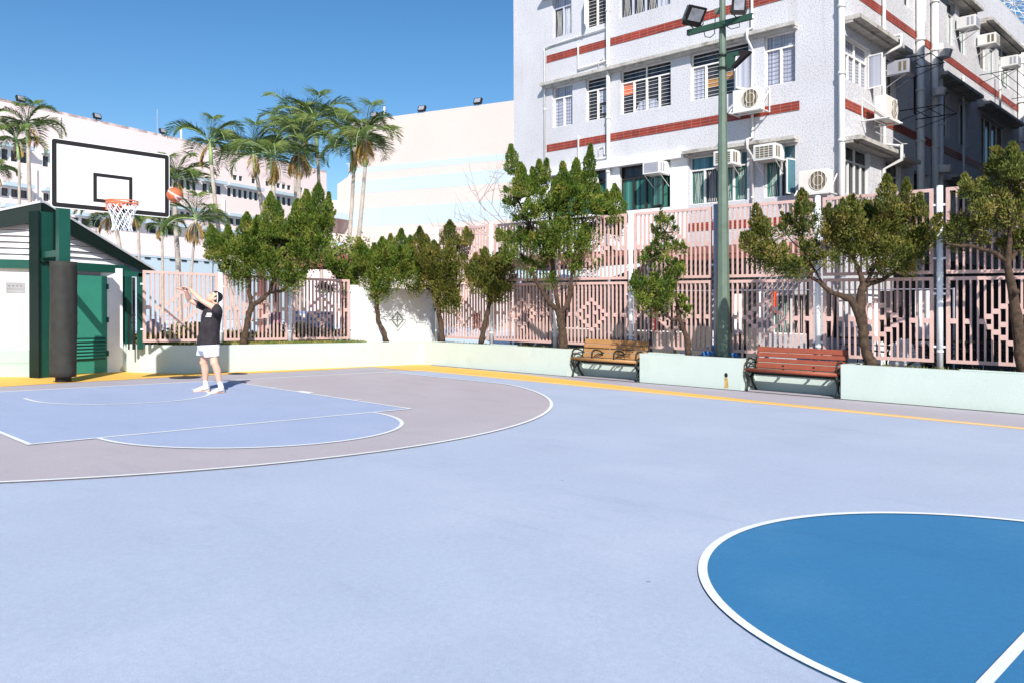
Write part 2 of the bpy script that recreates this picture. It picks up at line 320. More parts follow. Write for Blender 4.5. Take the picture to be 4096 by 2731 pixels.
seg(-S,-1.8,-14.055,-14.005); seg(-1.75,1.75,-14.055,-14.005); seg(1.8,S-.001,-14.055,-14.005)
ring(b,circ(0,-1.575,1.25,0.03,-math.pi,50),.05,zl,1)
seg(1.25,1.30,-1.57,-1.2); seg(-1.30,-1.25,-1.57,-1.2)
for y,wd in ((-1.75,.05),(-2.6,.4),(-3.45,.05),(-4.3,.05)):
    seg(KX,KX+.12,y-wd,y); seg(-KX-.12,-KX,y-wd,y)
struct('line_markings_floor',b,'line')
# drain along the wall
b=MB(); ring(b,[(WX(y)-.02,y) for y in np.linspace(1.5,-30,40)],.075,.006,-1); struct('drain_floor',b,'drain')
# ---------------------------------------------------------------- planter walls
wn=np.array([1,.038,0])/math.hypot(1,.038)
def wallP(u,v,off): P=np.array([8.85+off,1.62,0]); return pl(u,v,wn,wn@P)
FO=.74
alc=[(-3.0,-4.92),(-7.18,-9.05)]
def planter():
    t=thing('planter_wall','low mint green planter wall with two bench alcoves along the right side','wall',(WX(-3),-3,0))
    front=[(WX(1.88),1.88)]
    for a,c in alc: front+=[(WX(a),a),(WX(a)+.57,a),(WX(c)+.57,c),(WX(c),c)]
    front+=[(WX(-26),-26)]
    back=[(p[0]+.16,p[1]) for p in front]
    # thicken: offset outline so returns are also 0.16 thick
    off=[(WX(1.88)+.16,1.88)]
    for a,c in alc: off+=[(WX(a)+.16,a+.12),(WX(a)+.67,a+.12),(WX(c)+.67,c-.12),(WX(c)+.16,c-.12)]
    off+=[(WX(-26)+.16,-26)]
    n=len(front); m=MB(); V=[(p[0],p[1],-.02) for p in front]+[(p[0],p[1],.60) for p in front]+[(p[0],p[1],-.02) for p in off]+[(p[0],p[1],.60) for p in off]
    Fs=[]
    for i in range(n-1): Fs+=[(i,i+1,n+i+1,n+i),(n+i,n+i+1,3*n+i+1,3*n+i),(2*n+i+1,2*n+i,3*n+i,3*n+i+1)]
    Fs+=[(0,n,3*n,2*n),(n-1,2*n-1,4*n-1,3*n-1)]
    m.add(V,Fs); m.build('wall_body','mint',t)
    # rendered capping stones that are slightly proud in places
    m=MB()
    for y0,y1 in ((-5.1,-5.9),(-10.9,-11.9),(-.6,-1.4)):
        fr=frame((WX(y0)+.02,y0,0),(WX(y1)-WX(y0),y1-y0,0)); m.fbox(fr,0,abs(y1-y0),-.12,.0,.601,.622)
    m.build('capping','mint',t,bevel=.006)
    m=MB(); P=wallP(2904,1499,-.004); fr=frame((P[0],P[1],0),(0.038,-1,0))
    m.ext(lambda a,d,z: fr(a,-d,z),[(.035*math.cos(q),P[2]+.045*math.sin(q)) for q in np.linspace(0,2*math.pi,17)[:-1]],0,.01); m.build('weep_hole','black',t)
    m=MB(); m.ext(lambda a,d,z: fr(a,-d,z),[(-.035,P[2]-.05),(.03,P[2]-.05),(.05,P[2]-.2),(.045,.03),(-.05,.03),(-.03,P[2]-.2)],0.001,.004); m.build('rust_stain','rust',t)
planter()
LWP=[(1.87,3.29),(2.01,2.94),(2.12,2.76),(2.25,2.6),(2.42,2.42),(2.6,2.28),(2.76,2.19),(3.1,2.10),(3.6,2.05),(4.5,1.99),(5.93,1.93),(7.4,1.87),(8.86,1.80)]
def left_planter():
    t=thing('planter_wall','low mint green planter wall curving from the shed to the far corner','wall',(5,2,0))
    m=MB(); n=len(LWP); P=[Vector(p) for p in LWP]; off=[]
    for i,p in enumerate(P):
        tt=(P[min(i+1,n-1)]-P[max(i-1,0)]).normalized(); off.append((p.x-tt.y*.16,p.y+tt.x*.16))
    V=[(p.x,p.y,-.02) for p in P]+[(p.x,p.y,.59) for p in P]+[(*p,-.02) for p in off]+[(*p,.59) for p in off]; Fs=[]
    for i in range(n-1): Fs+=[(i,i+1,n+i+1,n+i),(n+i,n+i+1,3*n+i+1,3*n+i),(2*n+i+1,2*n+i,3*n+i,3*n+i+1)]
    Fs+=[(0,n,3*n,2*n),(n-1,2*n-1,4*n-1,3*n-1)]; m.add(V,Fs); m.build('wall_body','mint',t)
left_planter()
b=MB(); b.poly([(p[0],p[1]+.1) for p in LWP]+[(10.1,1.9)]+[(10.1,-1),(WX(-1)+.15,-1),(WX(1.6)+.15,1.7)][::1][0:1]+[(10.1,3.4),(2.3,3.6)],.565)
b.poly([(WX(1.9)+.1,1.9),(WX(-26)+.1,-26),(WX(-26)+1.1,-26),(WX(1.9)+1.1,1.9)][::-1],.555) if False else None
ys=[1.9,-2.88,-2.88,-5.04,-5.04,-7.06,-7.06,-9.17,-9.17,-26]; xo=[.12,.12,.6,.6,.12,.12,.6,.6,.12,.12]
b.poly([(WX(y)+o,y) for y,o in zip(ys,xo)]+[(WX(-26)+1.1,-26),(WX(1.9)+1.1,1.9)],.556); struct('planter_soil_ground',b,'soil')
# grass tufts
def blades(region,n,h,m,name,label,cat,kind='stuff'):
    mb=MB()
    for i in range(n):
        x,y,z=region(); hh=h*rnd.uniform(.4,1.2); a=rnd.uniform(0,6.28); w_=.012; dx,dy=math.cos(a),math.sin(a); lx,ly=rnd.uniform(-.5,.5)*hh,rnd.uniform(-.5,.5)*hh
        mb.add([(x-dx*w_,y-dy*w_,z),(x+dx*w_,y+dy*w_,z),(x+lx,y+ly,z+hh)],[(0,1,2)])
    o=mb.build(name,m); return tag(o,label,cat,kind=kind)
def reg_left():
    t=rnd.random()**.9; x=2.5+t*4.7; y=2.2-.05*(x-3)+rnd.random()*.35 if x>3 else 2.55+rnd.random()*.2; return x,y,.56
blades(reg_left,5200,.09,'grass','grass','short dry yellow green grass on top of the left planter','grass')
def reg_right():
    y=rnd.uniform(-12.5,1.3); o=rnd.uniform(.25,.9)
    for a,c in alc:
        if a+.15>y>c-.15: o=rnd.uniform(.62,.95)
    return WX(y)+o,y,.55
blades(reg_right,1500,.07,'grass','grass','sparse dry grass in the soil under the right fence','grass')
# ---------------------------------------------------------------- fences
def panel(A,B,z0,z1,label,group='salmon steel fence panels',m='fence',N=17,diamond=True):
    A=np.array([A[0],A[1],0.]); B=np.array([B[0],B[1],0.]); L=np.linalg.norm(B-A); fr=frame(A,(B-A)/L)
    t=thing('steel_fence',label,'fence panel',tuple((A+B)/2+[0,0,z0]),group); fwd=.058; T=.022
    m1=MB(); m1.fbox(fr,0,fwd,-T,T,z0,z1); m1.fbox(fr,L-fwd,L,-T,T,z0,z1); m1.fbox(fr,fwd,L-fwd,-T,T,z0,z0+fwd); m1.fbox(fr,fwd,L-fwd,-T,T,z1-fwd,z1); m1.build('frame',m,t)
    m2=MB(); m3=MB(); iw=L-2*fwd; p=iw/N; bw=.013; zm=(z0+z1)/2-.02; h=.042
    for i in range(1,N): m2.fbox(fr,fwd+i*p-bw,fwd+i*p+bw,-.024,.018,z0+fwd,z1-fwd)
    c=(N-1)/2
    for i in range(N):
        k=abs(i-c)
        if k<=3.01: zs=[zm+s*(4-k)*2*h for s in (-1,1)] if diamond else [zm]
        elif (i%2==0 if i<c else (N-1-i)%2==0): zs=[zm]
        else: zs=[]
        if diamond and k in (1,): zs.append(zm-2*h*(1 if i<c else -1)*0.5)
        for z in zs: m2.fbox(fr,fwd+i*p+bw*.2,fwd+(i+1)*p-bw*.2,.004,.020,z-h,z+h)
    m3.build('infill_plates',m,t)
    m2.build('bars',m,t)
    for zz in (z0+.25,z1-.3):
        for a in (-.05,L): m4=MB(); m4.fbox(fr,a,a+.05,-.012,.012,zz,zz+.035); m4.build('clamp','post',t)
    return t
def post(x,y,z0,z1,label,m='post',r=.052):
    t=thing('fence_post',label,'fence post',(x,y,z0),'round fence posts'); b=MB(); b.tube([(x,y,z0),(x,y,z1)],r,16); b.build('post_tube',m,t,True)
    b=MB(); b.tube([(x,y,z1),(x,y,z1+.012),(x,y,z1+.02)],[r*1.08,r*1.08,r*.6],16); b.build('post_cap',m,t)
    for z in (z0+.35,(z0+z1)/2-.1,(z0+z1)/2+.1): b=MB(); b.tube([(x,y,z),(x,y,z+.03)],r*1.12,16); b.build('clamp_ring',m,t)
pu=[1748,1966,2221,2523,2865,3272,3760]
pp=[wallP(u,1300,FO) for u in pu]; dy=pp[-1][1]-pp[-2][1]
for k in range(1,5): q=pp[6].copy(); q[1]+=dy*k; q[0]=8.85+FO+.038*(1.62-q[1]); pp.append(q)
plab=['white post at the far left end of the tall fence beside the white wall','white post just left of the broad juniper with the yellow patches','white post hidden behind the tallest juniper','bright white post between the tallest juniper and the thin juniper','grey post directly left of the green lamp post','white post behind the left part of the wide juniper','thick white post right of the wide juniper','white post beyond the right edge behind the last juniper','white post outside the frame','white post outside the frame','white post outside the frame']
for i,q in enumerate(pp):
    post(q[0],q[1],.5,3.64,plab[i],'gpost' if i==4 else 'post',.05)
side=['leftmost bay of the tall fence','second bay from the left behind the small juniper','bay behind the left half of the tallest juniper','bay behind the ochre bench','bay behind the lamp post and the left end of the red bench','bay behind the red bench','bay behind the wide juniper trunk','bay at the right edge behind the last juniper','bay outside the frame','bay outside the frame']
side=['leftmost bay of the tall fence','second bay from the left behind the small juniper','bay behind the tallest juniper trunk','bay behind the thin juniper left of the lamp post','bay between the lamp post and the red bench','bay behind the wide juniper trunk','bay at the right edge behind the last juniper','bay outside the frame','bay outside the frame','bay outside the frame']
for i in range(len(pp)-1):
    A,B=pp[i],pp[i+1]; d=(B-A); d[2]=0; L=np.linalg.norm(d); d/=L; a=A+d*.1; c=B-d*.1
    panel(a,c,.675,2.115,'lower salmon steel panel, '+side[i]); panel(a,c,2.165,3.615,'upper salmon steel panel, '+side[i])
# left fence
FY=2.45
lx=[pl(u,1300,(0,1,0),FY)[0] for u in (882,1159,1404)]
panel((lx[0]-1.68,FY+.02),(lx[0]-.07,FY),.66,2.15,'salmon steel panel left of the person, beside the green gate',N=15)
panel((lx[0]+.08,FY),(lx[1]-.07,FY),.66,2.15,'salmon steel panel behind the large bushy juniper',N=15)
panel((lx[1]+.08,FY),(lx[2]-.05,FY),.66,2.15,'salmon steel panel between the large juniper and the white wall',N=15)
post(lx[0],FY,.5,2.16,'white post of the low fence directly behind the person'); post(lx[1],FY,.5,2.16,'white post of the low fence under the large juniper')
# white diamond wall
t=thing('emblem_wall','white rendered wall with a diamond emblem between the two fences','wall',(8.4,FY,.5))
b=MB(); x0,x1=lx[2]+.02,pl(1742,1300,(0,1,0),FY)[0]; b.box(x0,x1,FY,FY+.16,.4,1.98); b.box(x0-.01,x0+.18,FY-.05,FY+.20,.4,2.02); b.build('wall_body','white_wall',t)
P=pl(1588,1280,(0,1,0),FY); fr=frame((P[0],FY,P[2]),(1,0,0)); b=MB(); hw,hh,wd=.28,.28,.042
for s1 in (-1,1):
    for s2 in (-1,1):
        q=[(s1*.012,s2*hh),(s1*hw,s2*.008),(s1*(hw-wd*1.4),s2*.008),(s1*.012,s2*(hh-wd*1.4))]; b.ext(fr,q,0,.03)
        q=[(s1*.022,s2*(hh-.14)),(s1*(hw-.13),s2*.010),(s1*.022,s2*.010)]; b.ext(fr,q,0,.028)
b.build('diamond_emblem','white',t)
b=MB(); b.ext(fr,[(-hw-.01,0),(0,-hh-.01),(hw+.01,0),(0,hh+.01)],-.05,.008); b.build('emblem_backing','emblem_grey',t)
# ---------------------------------------------------------------- foliage
def leaf_mesh(name,P,D,N,Ln,Wd,m,parent,thing_origin):
    """many leaf-sized quads: P base points, D directions, N side vectors"""
    n=len(P); D=D/np.linalg.norm(D,axis=1,keepdims=True); Sd=np.cross(D,N); Sd/=np.linalg.norm(Sd,axis=1,keepdims=True)+1e-9
    Ln=Ln[:,None]; Wd=Wd[:,None]
    V=np.stack([P,P+D*Ln*.45+Sd*Wd,P+D*Ln,P+D*Ln*.45-Sd*Wd],1).reshape(-1,3)
    V=H(V)-thing_origin
    me=bpy.data.meshes.new(name); me.vertices.add(4*n); me.vertices.foreach_set('co',V.ravel()); me.loops.add(4*n); me.loops.foreach_set('vertex_index',np.arange(4*n,dtype=np.int32))
    me.polygons.add(n); me.polygons.foreach_set('loop_start',np.arange(0,4*n,4,dtype=np.int32)); me.materials.append(M[m]); me.update(calc_edges=True); me.validate()
    o=bpy.data.objects.new(name,me); COL.objects.link(o)
    if parent: o.parent=parent; ORG[o.name]=ORG[parent.name]
    return o
def unit(n): v=rng.normal(size=(n,3)); return v/np.linalg.norm(v,axis=1,keepdims=True)
upv=np.array([0,0,1.])
def juniper(label,base,trunks,blobs,spires,dens=1.0,m='jun',seed=0,dz=.46):
    """base pixel on the planter; everything else is measured off the photo and given its own depth round the trunk"""
    B=wallP(*base,.3) if base[0]>1700 else pl(*base,(0,1,0),2.2)
    if len(base)>2: pass
    w0=depth(B); t=thing('juniper_tree',label,'tree',(B[0],B[1],.53),'junipers in the planter'); rr=random.Random(seed)
    def at(u,v,o=0): return dep(u,v,w0+o)
    tb=MB()
    for tr in trunks:
        pts=[at(u,v,o) for u,v,r,o in tr]; k=w0/F_
        # subdivide and roughen
        P2=[];R2=[]
        for i in range(len(pts)-1):
            for s in range(4):
                f=s/4; P2.append(pts[i]*(1-f)+pts[i+1]*f+np.array([rr.gauss(0,.006) for _ in range(3)])); R2.append((tr[i][2]*(1-f)+tr[i+1][2]*f)*k*rr.uniform(.88,1.14))
        P2.append(pts[-1]); R2.append(tr[-1][2]*k); tb.tube(P2,R2,9)
    # twigs from nearest trunk point to the blobs
    tp=[at(u,v,o) for tr in trunks for u,v,r,o in tr[1:]]
    Ps=[];Ds=[];Ns=[];Ls=[];Ws=[]
    cl=[]
    for u,v,r in blobs:
        o=rr.uniform(-dz,dz); cl.append((at(u,v,o),r*w0/F_*(1.18 if seed in(7,8) else 1.08)))
    sp=[]
    for (u0,v0),(u1,v1),hw in spires:
        o=rr.uniform(-dz,dz)*.8; a=at(u0,v0,o); c=at(u1,v1,o+rr.uniform(-.1,.1)); sp.append((a,c,hw*w0/F_*1.08))
    for c,r in cl+[(a,h) for a,_,h in sp]:
        q=min(tp,key=lambda p:np.linalg.norm(p-c)); mid=(q+c)/2+np.array([0,0,-.04]); tb.tube([q,mid,c],[.018,.012,.006],5,False)
    trk=tb.build('trunk','bark',t,True)
    for c,r in cl:
        n=int(3300*dens*r*r*4)+40; u=unit(n); rad=r*np.where(rng.random(n)<.75,rng.uniform(.8,1.12,n),rng.uniform(.2,.8,n)); 
        lump=1+.22*np.sin(u[:,0]*5+c[0]*9)*np.cos(u[:,1]*5+c[1]*7+u[:,2]*6)
        P=c+u*(rad*lump)[:,None]*np.array([1,1,1.05]); Ps.append(P); Ds.append(u*.75+upv*.75+rng.normal(size=(n,3))*.4); Ls.append(rng.uniform(.035,.08,n)); Ws.append(rng.uniform(.007,.014,n))
        # pointed tufts standing off the clump
        for _ in range(max(3,int(r*34))):
            uu=unit(1)[0]; uu[2]=uu[2]*.6+.25; a=c+uu*r*.62; sp.append((a,a+(uu*.62+upv*.62)*r*rr.uniform(.6,1.15),r*rr.uniform(.14,.24)))
    for a,c,hw in sp:
        L=np.linalg.norm(c-a); n=int(5200*dens*hw*L*4.2)+30; s=rng.random(n)**1.1; ax=(c-a)/L
        prof=np.interp(s,[0,.15,.4,.7,.9,1],[.75,1,.92,.55,.24,.03]); u=unit(n); u-=ax*(u@ax)[:,None]; u/=np.linalg.norm(u,axis=1,keepdims=True)+1e-9
        wob=1+.18*np.sin(s*17+hw*60); P=a+ax*(s*L)[:,None]+u*(hw*prof*wob*np.where(rng.random(n)<.7,rng.uniform(.8,1.15,n),rng.uniform(0,.8,n)))[:,None]
        Ps.append(P); Ds.append(ax*.95+u*.7+upv*.25+rng.normal(size=(n,3))*.3); Ls.append(rng.uniform(.035,.07,n)); Ws.append(rng.uniform(.007,.015,n))
    P=np.concatenate(Ps); D=np.concatenate(Ds); leaf_mesh('crown',P,D,unit(len(P)),np.concatenate(Ls),np.concatenate(Ws),m,t,ORG[t.name]); return t
juniper('large bushy juniper with many green spires right of the person',(971,1379),
 [[(971,1382,15,0),(985,1320,13,0),(996,1252,12,0),(1007,1222,12,0)],[(1005,1230,9,0),(998,1171,8,0),(996,1100,7,-.1),(1015,1029,5,-.1)],[(1007,1225,10,0),(1047,1198,9,0),(1079,1171,8,.1),(1092,1118,7,.1),(1105,1050,5,.1)],[(1079,1171,6,.1),(1130,1165,5,.1),(1177,1130,4,.1)]],
 [(945,1029,60),(927,1090,42),(967,1112,34),(1025,1029,62),(1085,1065,46),(1034,1068,50),(1172,1112,48),(1152,1140,30),(1212,1020,56),(1245,1032,42),(1186,962,58),(1266,984,48),(1114,1106,28),(880,1010,40),(1120,985,50),(1040,950,50),(1286,905,42),(1230,900,40),(1100,930,40),(985,1000,42),(858,970,26)],
 [((868,1040),(843,904),34),((912,1010),(912,905),28),((985,990),(988,854),34),((1026,955),(1028,866),22),((1080,955),(1083,772),38),((1125,960),(1113,808),22),((1182,960),(1190,800),34),((1232,925),(1226,765),42),((1270,900),(1274,736),36),((1302,945),(1316,774),24),((1150,990),(1152,900),26)],.9,'jun',1)
juniper('juniper with a curved trunk in front of the white emblem wall',(1547,1368),
 [[(1547,1370,10,0),(1534,1323,9,0),(1514,1279,8,0),(1507,1234,8,0),(1509,1190,7,0),(1515,1120,6,0)],[(1510,1200,6,0),(1450,1165,5,-.1),(1400,1150,4,-.1)],[(1510,1180,6,0),(1570,1110,5,.1)],[(1400,1150,4,-.1),(1350,1090,4,0),(1310,1030,3,0)]],
 [(1520,1172,38),(1413,1172,38),(1345,1068,28),(1364,1100,32),(1385,1138,34),(1418,1100,40),(1467,1095,46),(1494,1127,38),(1596,1092,52),(1632,1112,36),(1560,1120,40),(1540,1050,45),(1466,1050,40),(1600,1030,38),(1500,1060,40)],
 [((1330,1075),(1302,1008),22),((1450,1070),(1436,955),34),((1496,1070),(1498,977),26),((1540,1060),(1529,952),32),((1560,1040),(1563,940),22),((1597,1060),(1606,919),36),((1640,1080),(1641,946),26)],.9,'jun',2)
juniper('juniper with yellowish foliage and a long side branch at the corner of the planter',(1768,1366),
 [[(1768,1368,13,0),(1766,1314,10,0),(1757,1252,9,0),(1750,1205,8,0),(1755,1130,6,0)],[(1800,1175,5,.1),(1822,1152,5,.1),(1885,1088,4,.1),(1950,1068,3,.1)],[(1750,1190,6,0),(1700,1140,5,0),(1670,1100,4,0)]],
 [(1739,1100,56),(1784,1100,48),(1748,1150,42),(1784,1184,50),(1806,1220,32),(1695,1112,46),(1677,1060,44),(1775,1045,42),(1822,1098,32),(1661,1158,28),(1720,1040,38),(1840,1040,26),(1765,1225,26)],
 [((1682,1050),(1679,910),34),((1712,1040),(1703,942),28),((1797,985),(1800,884),32),((1790,1040),(1797,960),18),((1864,985),(1866,910),20),((1845,1010),(1842,955),16),((1880,960),(1890,924),11),((1740,1040),(1735,965),24)],.85,'junb',3)
juniper('small leaning juniper with yellow patches at the left end of the tall fence',(1923,1374),
 [[(1923,1376,12,0),(1937,1301,10,0),(1948,1255,9,0),(1960,1210,8,0),(1965,1160,6,0)],[(1960,1200,6,0),(1925,1140,5,0)],[(1963,1170,6,0),(2010,1110,5,.1)]],
 [(1917,1116,46),(1893,1096,26),(1956,1100,46),(2010,1092,46),(1967,1168,40),(2002,1164,40),(2034,1138,28),(1994,1190,24),(1912,1140,36),(2020,1052,26),(1950,1050,32)],
 [((1940,1100),(1940,992),28),((1910,1090),(1902,1016),24),((1988,1100),(1990,1016),26),((2007,1100),(2006,1018),24)],.85,'junb',4)
juniper('tallest juniper with a wide open crown beside the ochre bench',(2254,1391),
 [[(2254,1396,20,0),(2250,1340,17,0),(2246,1290,16,0),(2236,1242,17,0)],[(2236,1248,11,0),(2197,1210,9,-.1),(2166,1164,8,-.1),(2132,1095,7,-.1)],[(2240,1250,12,0),(2266,1229,11,0),(2281,1179,10,.1),(2284,1142,10,.1)],[(2281,1179,7,.1),(2292,1077,6,.1),(2300,1000,5,.1),(2330,900,4,.1)],[(2236,1242,9,.1),(2215,1120,9,.15),(2208,996,9,.15),(2208,907,7,.15),(2190,820,5,.15)],[(2208,960,6,.1),(2120,900,5,0),(2070,800,4,0)]],
 [(2047,820,32),(2049,775,34),(2087,880,38),(2132,836,36),(2168,871,36),(2230,827,46),(2279,862,45),(2324,800,42),(2364,827,40),(2270,929,50),(2177,987,50),(2132,978,36),(2096,952,36),(2070,975,34),(2239,985,44),(2315,970,38),(2369,950,38),(2404,905,30),(2431,860,34),(2337,996,32),(2212,934,44),(2436,1012,20),(2395,1052,20),(2302,1081,22),(2159,1070,27),(2199,1126,27),(2119,1103,18),(2360,1078,24),(2288,1041,25),(2034,1020,33),(2096,1060,27),(2290,780,34),(2150,790,30),(2090,740,32),(2390,830,26),(2190,1030,26),(2018,962,20),(2476,880,24),(2465,940,18)],
 [((2054,700),(2043,582),27),((2090,790),(2083,655),33),((2155,780),(2157,642),28),((2180,730),(2187,637),17),((2135,760),(2130,673),18),((2262,795),(2250,651),29),((2300,780),(2306,637),32),((2350,760),(2363,581),26),((2225,850),(2221,718),32),((2390,860),(2391,740),28),((2475,900),(2458,740),34),((2462,940),(2468,850),22),((2430,870),(2427,764),22),((2010,965),(1991,918),20),((2040,975),(2034,923),20),((2320,790),(2335,690),20)],.9,'jun',5,.5)
juniper('thin sparse juniper with a slender leaning trunk between the benches',(2753,1422),
 [[(2753,1424,12,0),(2751,1362,11,0),(2727,1300,10,0),(2713,1273,9,0),(2709,1202,7,0),(2682,1157,6,0)],[(2713,1275,6,0),(2690,1280,6,0),(2664,1264,5,0),(2642,1242,4,0)],[(2682,1157,5,0),(2681,1058,5,0),(2657,1002,4,0),(2657,926,3,0)],[(2660,1010,3,0),(2610,1035,3,0),(2575,1050,2,0)],[(2665,1000,3,0),(2720,995,2,0)]],
 [(2649,884,25),(2677,890,21),(2629,934,22),(2644,956,22),(2701,922,13),(2625,982,20),(2661,998,19),(2697,994,17),(2727,994,22),(2595,1022,24),(2569,1042,14),(2613,1050,24),(2637,1018,18),(2681,1074,24),(2717,1078,23),(2575,1153,38),(2548,1161,27),(2602,1197,38),(2571,1212,27),(2615,1237,34),(2646,1130,34),(2664,1166,34),(2660,1202,28),(2691,1103,27),(2718,1086,22),(2731,1246,27),(2733,1202,18),(2646,1228,24),(2660,1040,18),(2675,960,16),(2540,1140,22)],[((2650,890),(2648,866),16),((2540,1130),(2545,1085),14)],.72,'jun',6,.3)
juniper('wide spreading juniper with a thick dark trunk behind the red bench',(3479,1456),
 [[(3490,1462,27,0),(3470,1420,20,0),(3455,1375,19,0),(3453,1318,20,0),(3440,1245,21,0),(3446,1170,17,0),(3456,1132,14,0)],[(3448,1300,14,0),(3404,1197,14,0),(3323,1170,10,-.1),(3288,1139,8,-.1),(3235,1100,6,-.1),(3160,1060,4,0)],[(3452,1140,11,0),(3439,1090,9,0),(3412,1030,7,0),(3390,950,5,0)],[(3456,1140,11,0),(3515,1128,9,.1),(3570,1095,7,.1),(3640,1030,5,.1),(3720,930,4,.1)],[(3300,1150,5,-.1),(3210,1000,5,0),(3212,880,4,0)],[(3080,1040,3,.1),(3160,1080,4,0)],[(3470,1130,8,0),(3530,1000,6,0),(3545,860,4,0)]],
 [(3059,940,38),(3035,980,38),(3063,1022,38),(2995,982,27),(3027,1040,30),(3103,1024,34),(3143,1062,33),(3183,1080,34),(3091,1068,27),(3207,862,34),(3167,907,32),(3220,930,36),(3140,930,22),(3301,876,33),(3350,898,42),(3404,889,43),(3466,889,46),(3515,889,46),(3350,952,47),(3412,952,47),(3480,952,47),(3546,943,47),(3600,916,47),(3650,898,42),(3636,972,46),(3694,916,38),(3725,943,34),(3368,1010,42),(3439,1019,42),(3502,1005,42),(3573,1005,44),(3613,1050,33),(3658,1030,36),(3502,1086,23),(3546,1077,26),(3314,1041,28),(3631,1086,23),(3211,1077,35),(3153,1081,32),(3256,990,22),(3225,1000,26),(3550,860,34),(3690,980,30),(3590,870,40),(3700,950,38),(3310,935,36),(3545,1010,42),(3600,1000,40),(3455,840,34),(3400,845,34),(3740,960,26),(3250,1040,28)],
 [((3215,860),(3208,760),28),((3545,850),(3547,702),36),((3625,850),(3627,718),24),((3682,870),(3680,776),21),((3370,880),(3372,802),19),((3425,890),(3426,811),24),((3740,900),(3762,856),16),((3040,940),(3023,819),26),((3060,955),(3059,872),22),((2985,1000),(2968,936),16),((3470,860),(3460,805),20)],.85,'junb',7,.5)
juniper('tall ragged juniper with a cut branch stub at the right edge of the frame',(4090,1490),
 [[(4100,1505,26,0),(4084,1440,22,0),(4075,1340,21,0),(4066,1260,21,0),(4046,1139,18,0),(4028,1045,15,0),(4040,950,9,0),(4045,820,6,0),(4040,700,4,0)],[(4028,1050,9,0),(3985,1015,8,0),(3926,992,7,0),(3859,983,6,0),(3792,978,4,0)],[(4040,900,6,0),(3960,850,5,0),(3880,760,4,0)],[(4060,1170,10,-.1),(4066,1165,12,-.22)],[(4030,1050,9,0),(4120,960,6,.2),(4150,850,5,.2)]],
 [(4015,662,43),(4040,737,50),(3975,697,33),(4073,773,46),(3868,760,28),(3913,787,32),(3993,782,32),(3926,840,36),(4015,840,33),(4060,854,42),(3859,898,38),(3823,930,36),(3904,930,36),(3948,907,32),(3993,889,28),(4051,907,33),(3837,978,26),(4029,987,30),(4080,970,34),(3801,952,25),(3935,965,18),(4130,700,56),(4150,850,46),(4140,980,46),(4170,780,50)],
 [((4000,690),(3988,593),30),((4045,720),(4052,575),38),((3870,790),(3859,700),22),((3935,780),(3940,713),18),((4120,700),(4115,600),36)],.85,'junb',8,.5)
# pale end of the sawn-off stub
# ---------------------------------------------------------------- palms
def palm(label,base,trunk,crown,size,nf=11,lean=(0,0),seed=0,w0=33,dead=2,r0=.10,frs=None):
    rr=random.Random(seed); k=w0/F_
    c=dep(*crown,w0); pts=[dep(u,v,w0) for u,v in trunk]; gb=pts[0].copy(); gb[2]=0 if pts[0][2]>.0 else pts[0][2]
    if pts[0][2]>0: pts=[np.array([pts[0][0]+(pts[0][0]-pts[-1][0])*.05,pts[0][1],0.])]+pts
    t=thing('palm_tree',label,'palm tree',tuple(pts[0]),'palm trees beyond the left fence')
    P2=[];R2=[]; n=len(pts)
    for i in range(n-1):
        for s in range(8): f=s/8; P2.append(pts[i]*(1-f)+pts[i+1]*f); R2.append(r0*(1.25-.45*((i+f)/(n-1)))*(1.05 if s%2 else .96))
    P2.append(pts[-1]); R2.append(r0*.75); b=MB(); b.tube(P2,R2,9); b.build('trunk','palmbark',t,True)
    b=MB(); b.tube([pts[-1],pts[-1]*.5+c*.5,c],[r0*.95,r0*.9,r0*.45],8); b.build('crownshaft','palmgreen',t,True)
    fl=[]
    for i in range(nf):
        az=i*2.399+rr.uniform(-.3,.3); el=rr.uniform(.45,1.35) if i%3 else rr.uniform(.0,.5); fl.append((az,el,size*rr.uniform(.8,1.1),0))
    for i in range(dead): fl.append((rr.uniform(0,6.28),rr.uniform(-1.3,-.7),size*.6,1))
    for kind,(nm,mm) in enumerate((('crown','frond'),('dead_fronds','deadfrond'))):
        P=[];D=[];N=[];L=[];W=[]; rb=MB()
        for az,el,ln,kd in fl:
            if kd!=kind: continue
            hd=np.array([math.cos(az),math.sin(az),0]); p=c.copy(); wave=rr.uniform(-.03,.03); ang=el; ns=16; st=ln/ns; path=[p.copy()]; sidev=np.cross(hd,upv)
            for s in range(ns):
                d=hd*math.cos(ang)+upv*math.sin(ang); p=p+d*st; path.append(p.copy()); ang-= (.02+.13*(s/ns))*(1.5 if el>0 else .8)*1.05
                if s>=2:
                    f=s/ns; ll=ln*.36*math.sin(min(1,(f)*1.0+.15)*math.pi*.90)**.7+.05
                    for q in range(3):
                        pb=p-d*st*q/3
                        for sg in (-1,1):
                            dr=sidev*sg*.85+d*.55+upv*(.35 if kd==0 else -.4)+np.array([rr.gauss(0,.08) for _ in range(3)]); P.append(pb); D.append(dr); N.append(d*1.0+upv*.3); L.append(ll*rr.uniform(.85,1.15)); W.append(.016)
            rb.tube([tuple(x) for x in path[::2]],[.022*(1-j/9.5)+.004 for j in range(len(path[::2]))],5,False)
        if P:
            P=np.array(P);D=np.array(D);L=np.array(L)
            # two-segment leaflets: outer half droops
            D1=D/np.linalg.norm(D,axis=1,keepdims=True); mid=P+D1*L[:,None]*.5; D2=D1*.85-upv*.35
            o=leaf_mesh(nm,np.concatenate([P,mid-D1*.06]),np.concatenate([D1,D2]),np.concatenate([N,N]),np.concatenate([L*.62,L*.60]),np.concatenate([np.array(W),np.array(W)*.8]),mm,t,ORG[t.name])
            rk=rb.build('rachis','palmgreen' if kind==0 else 'palmbark',o,True)
    return t
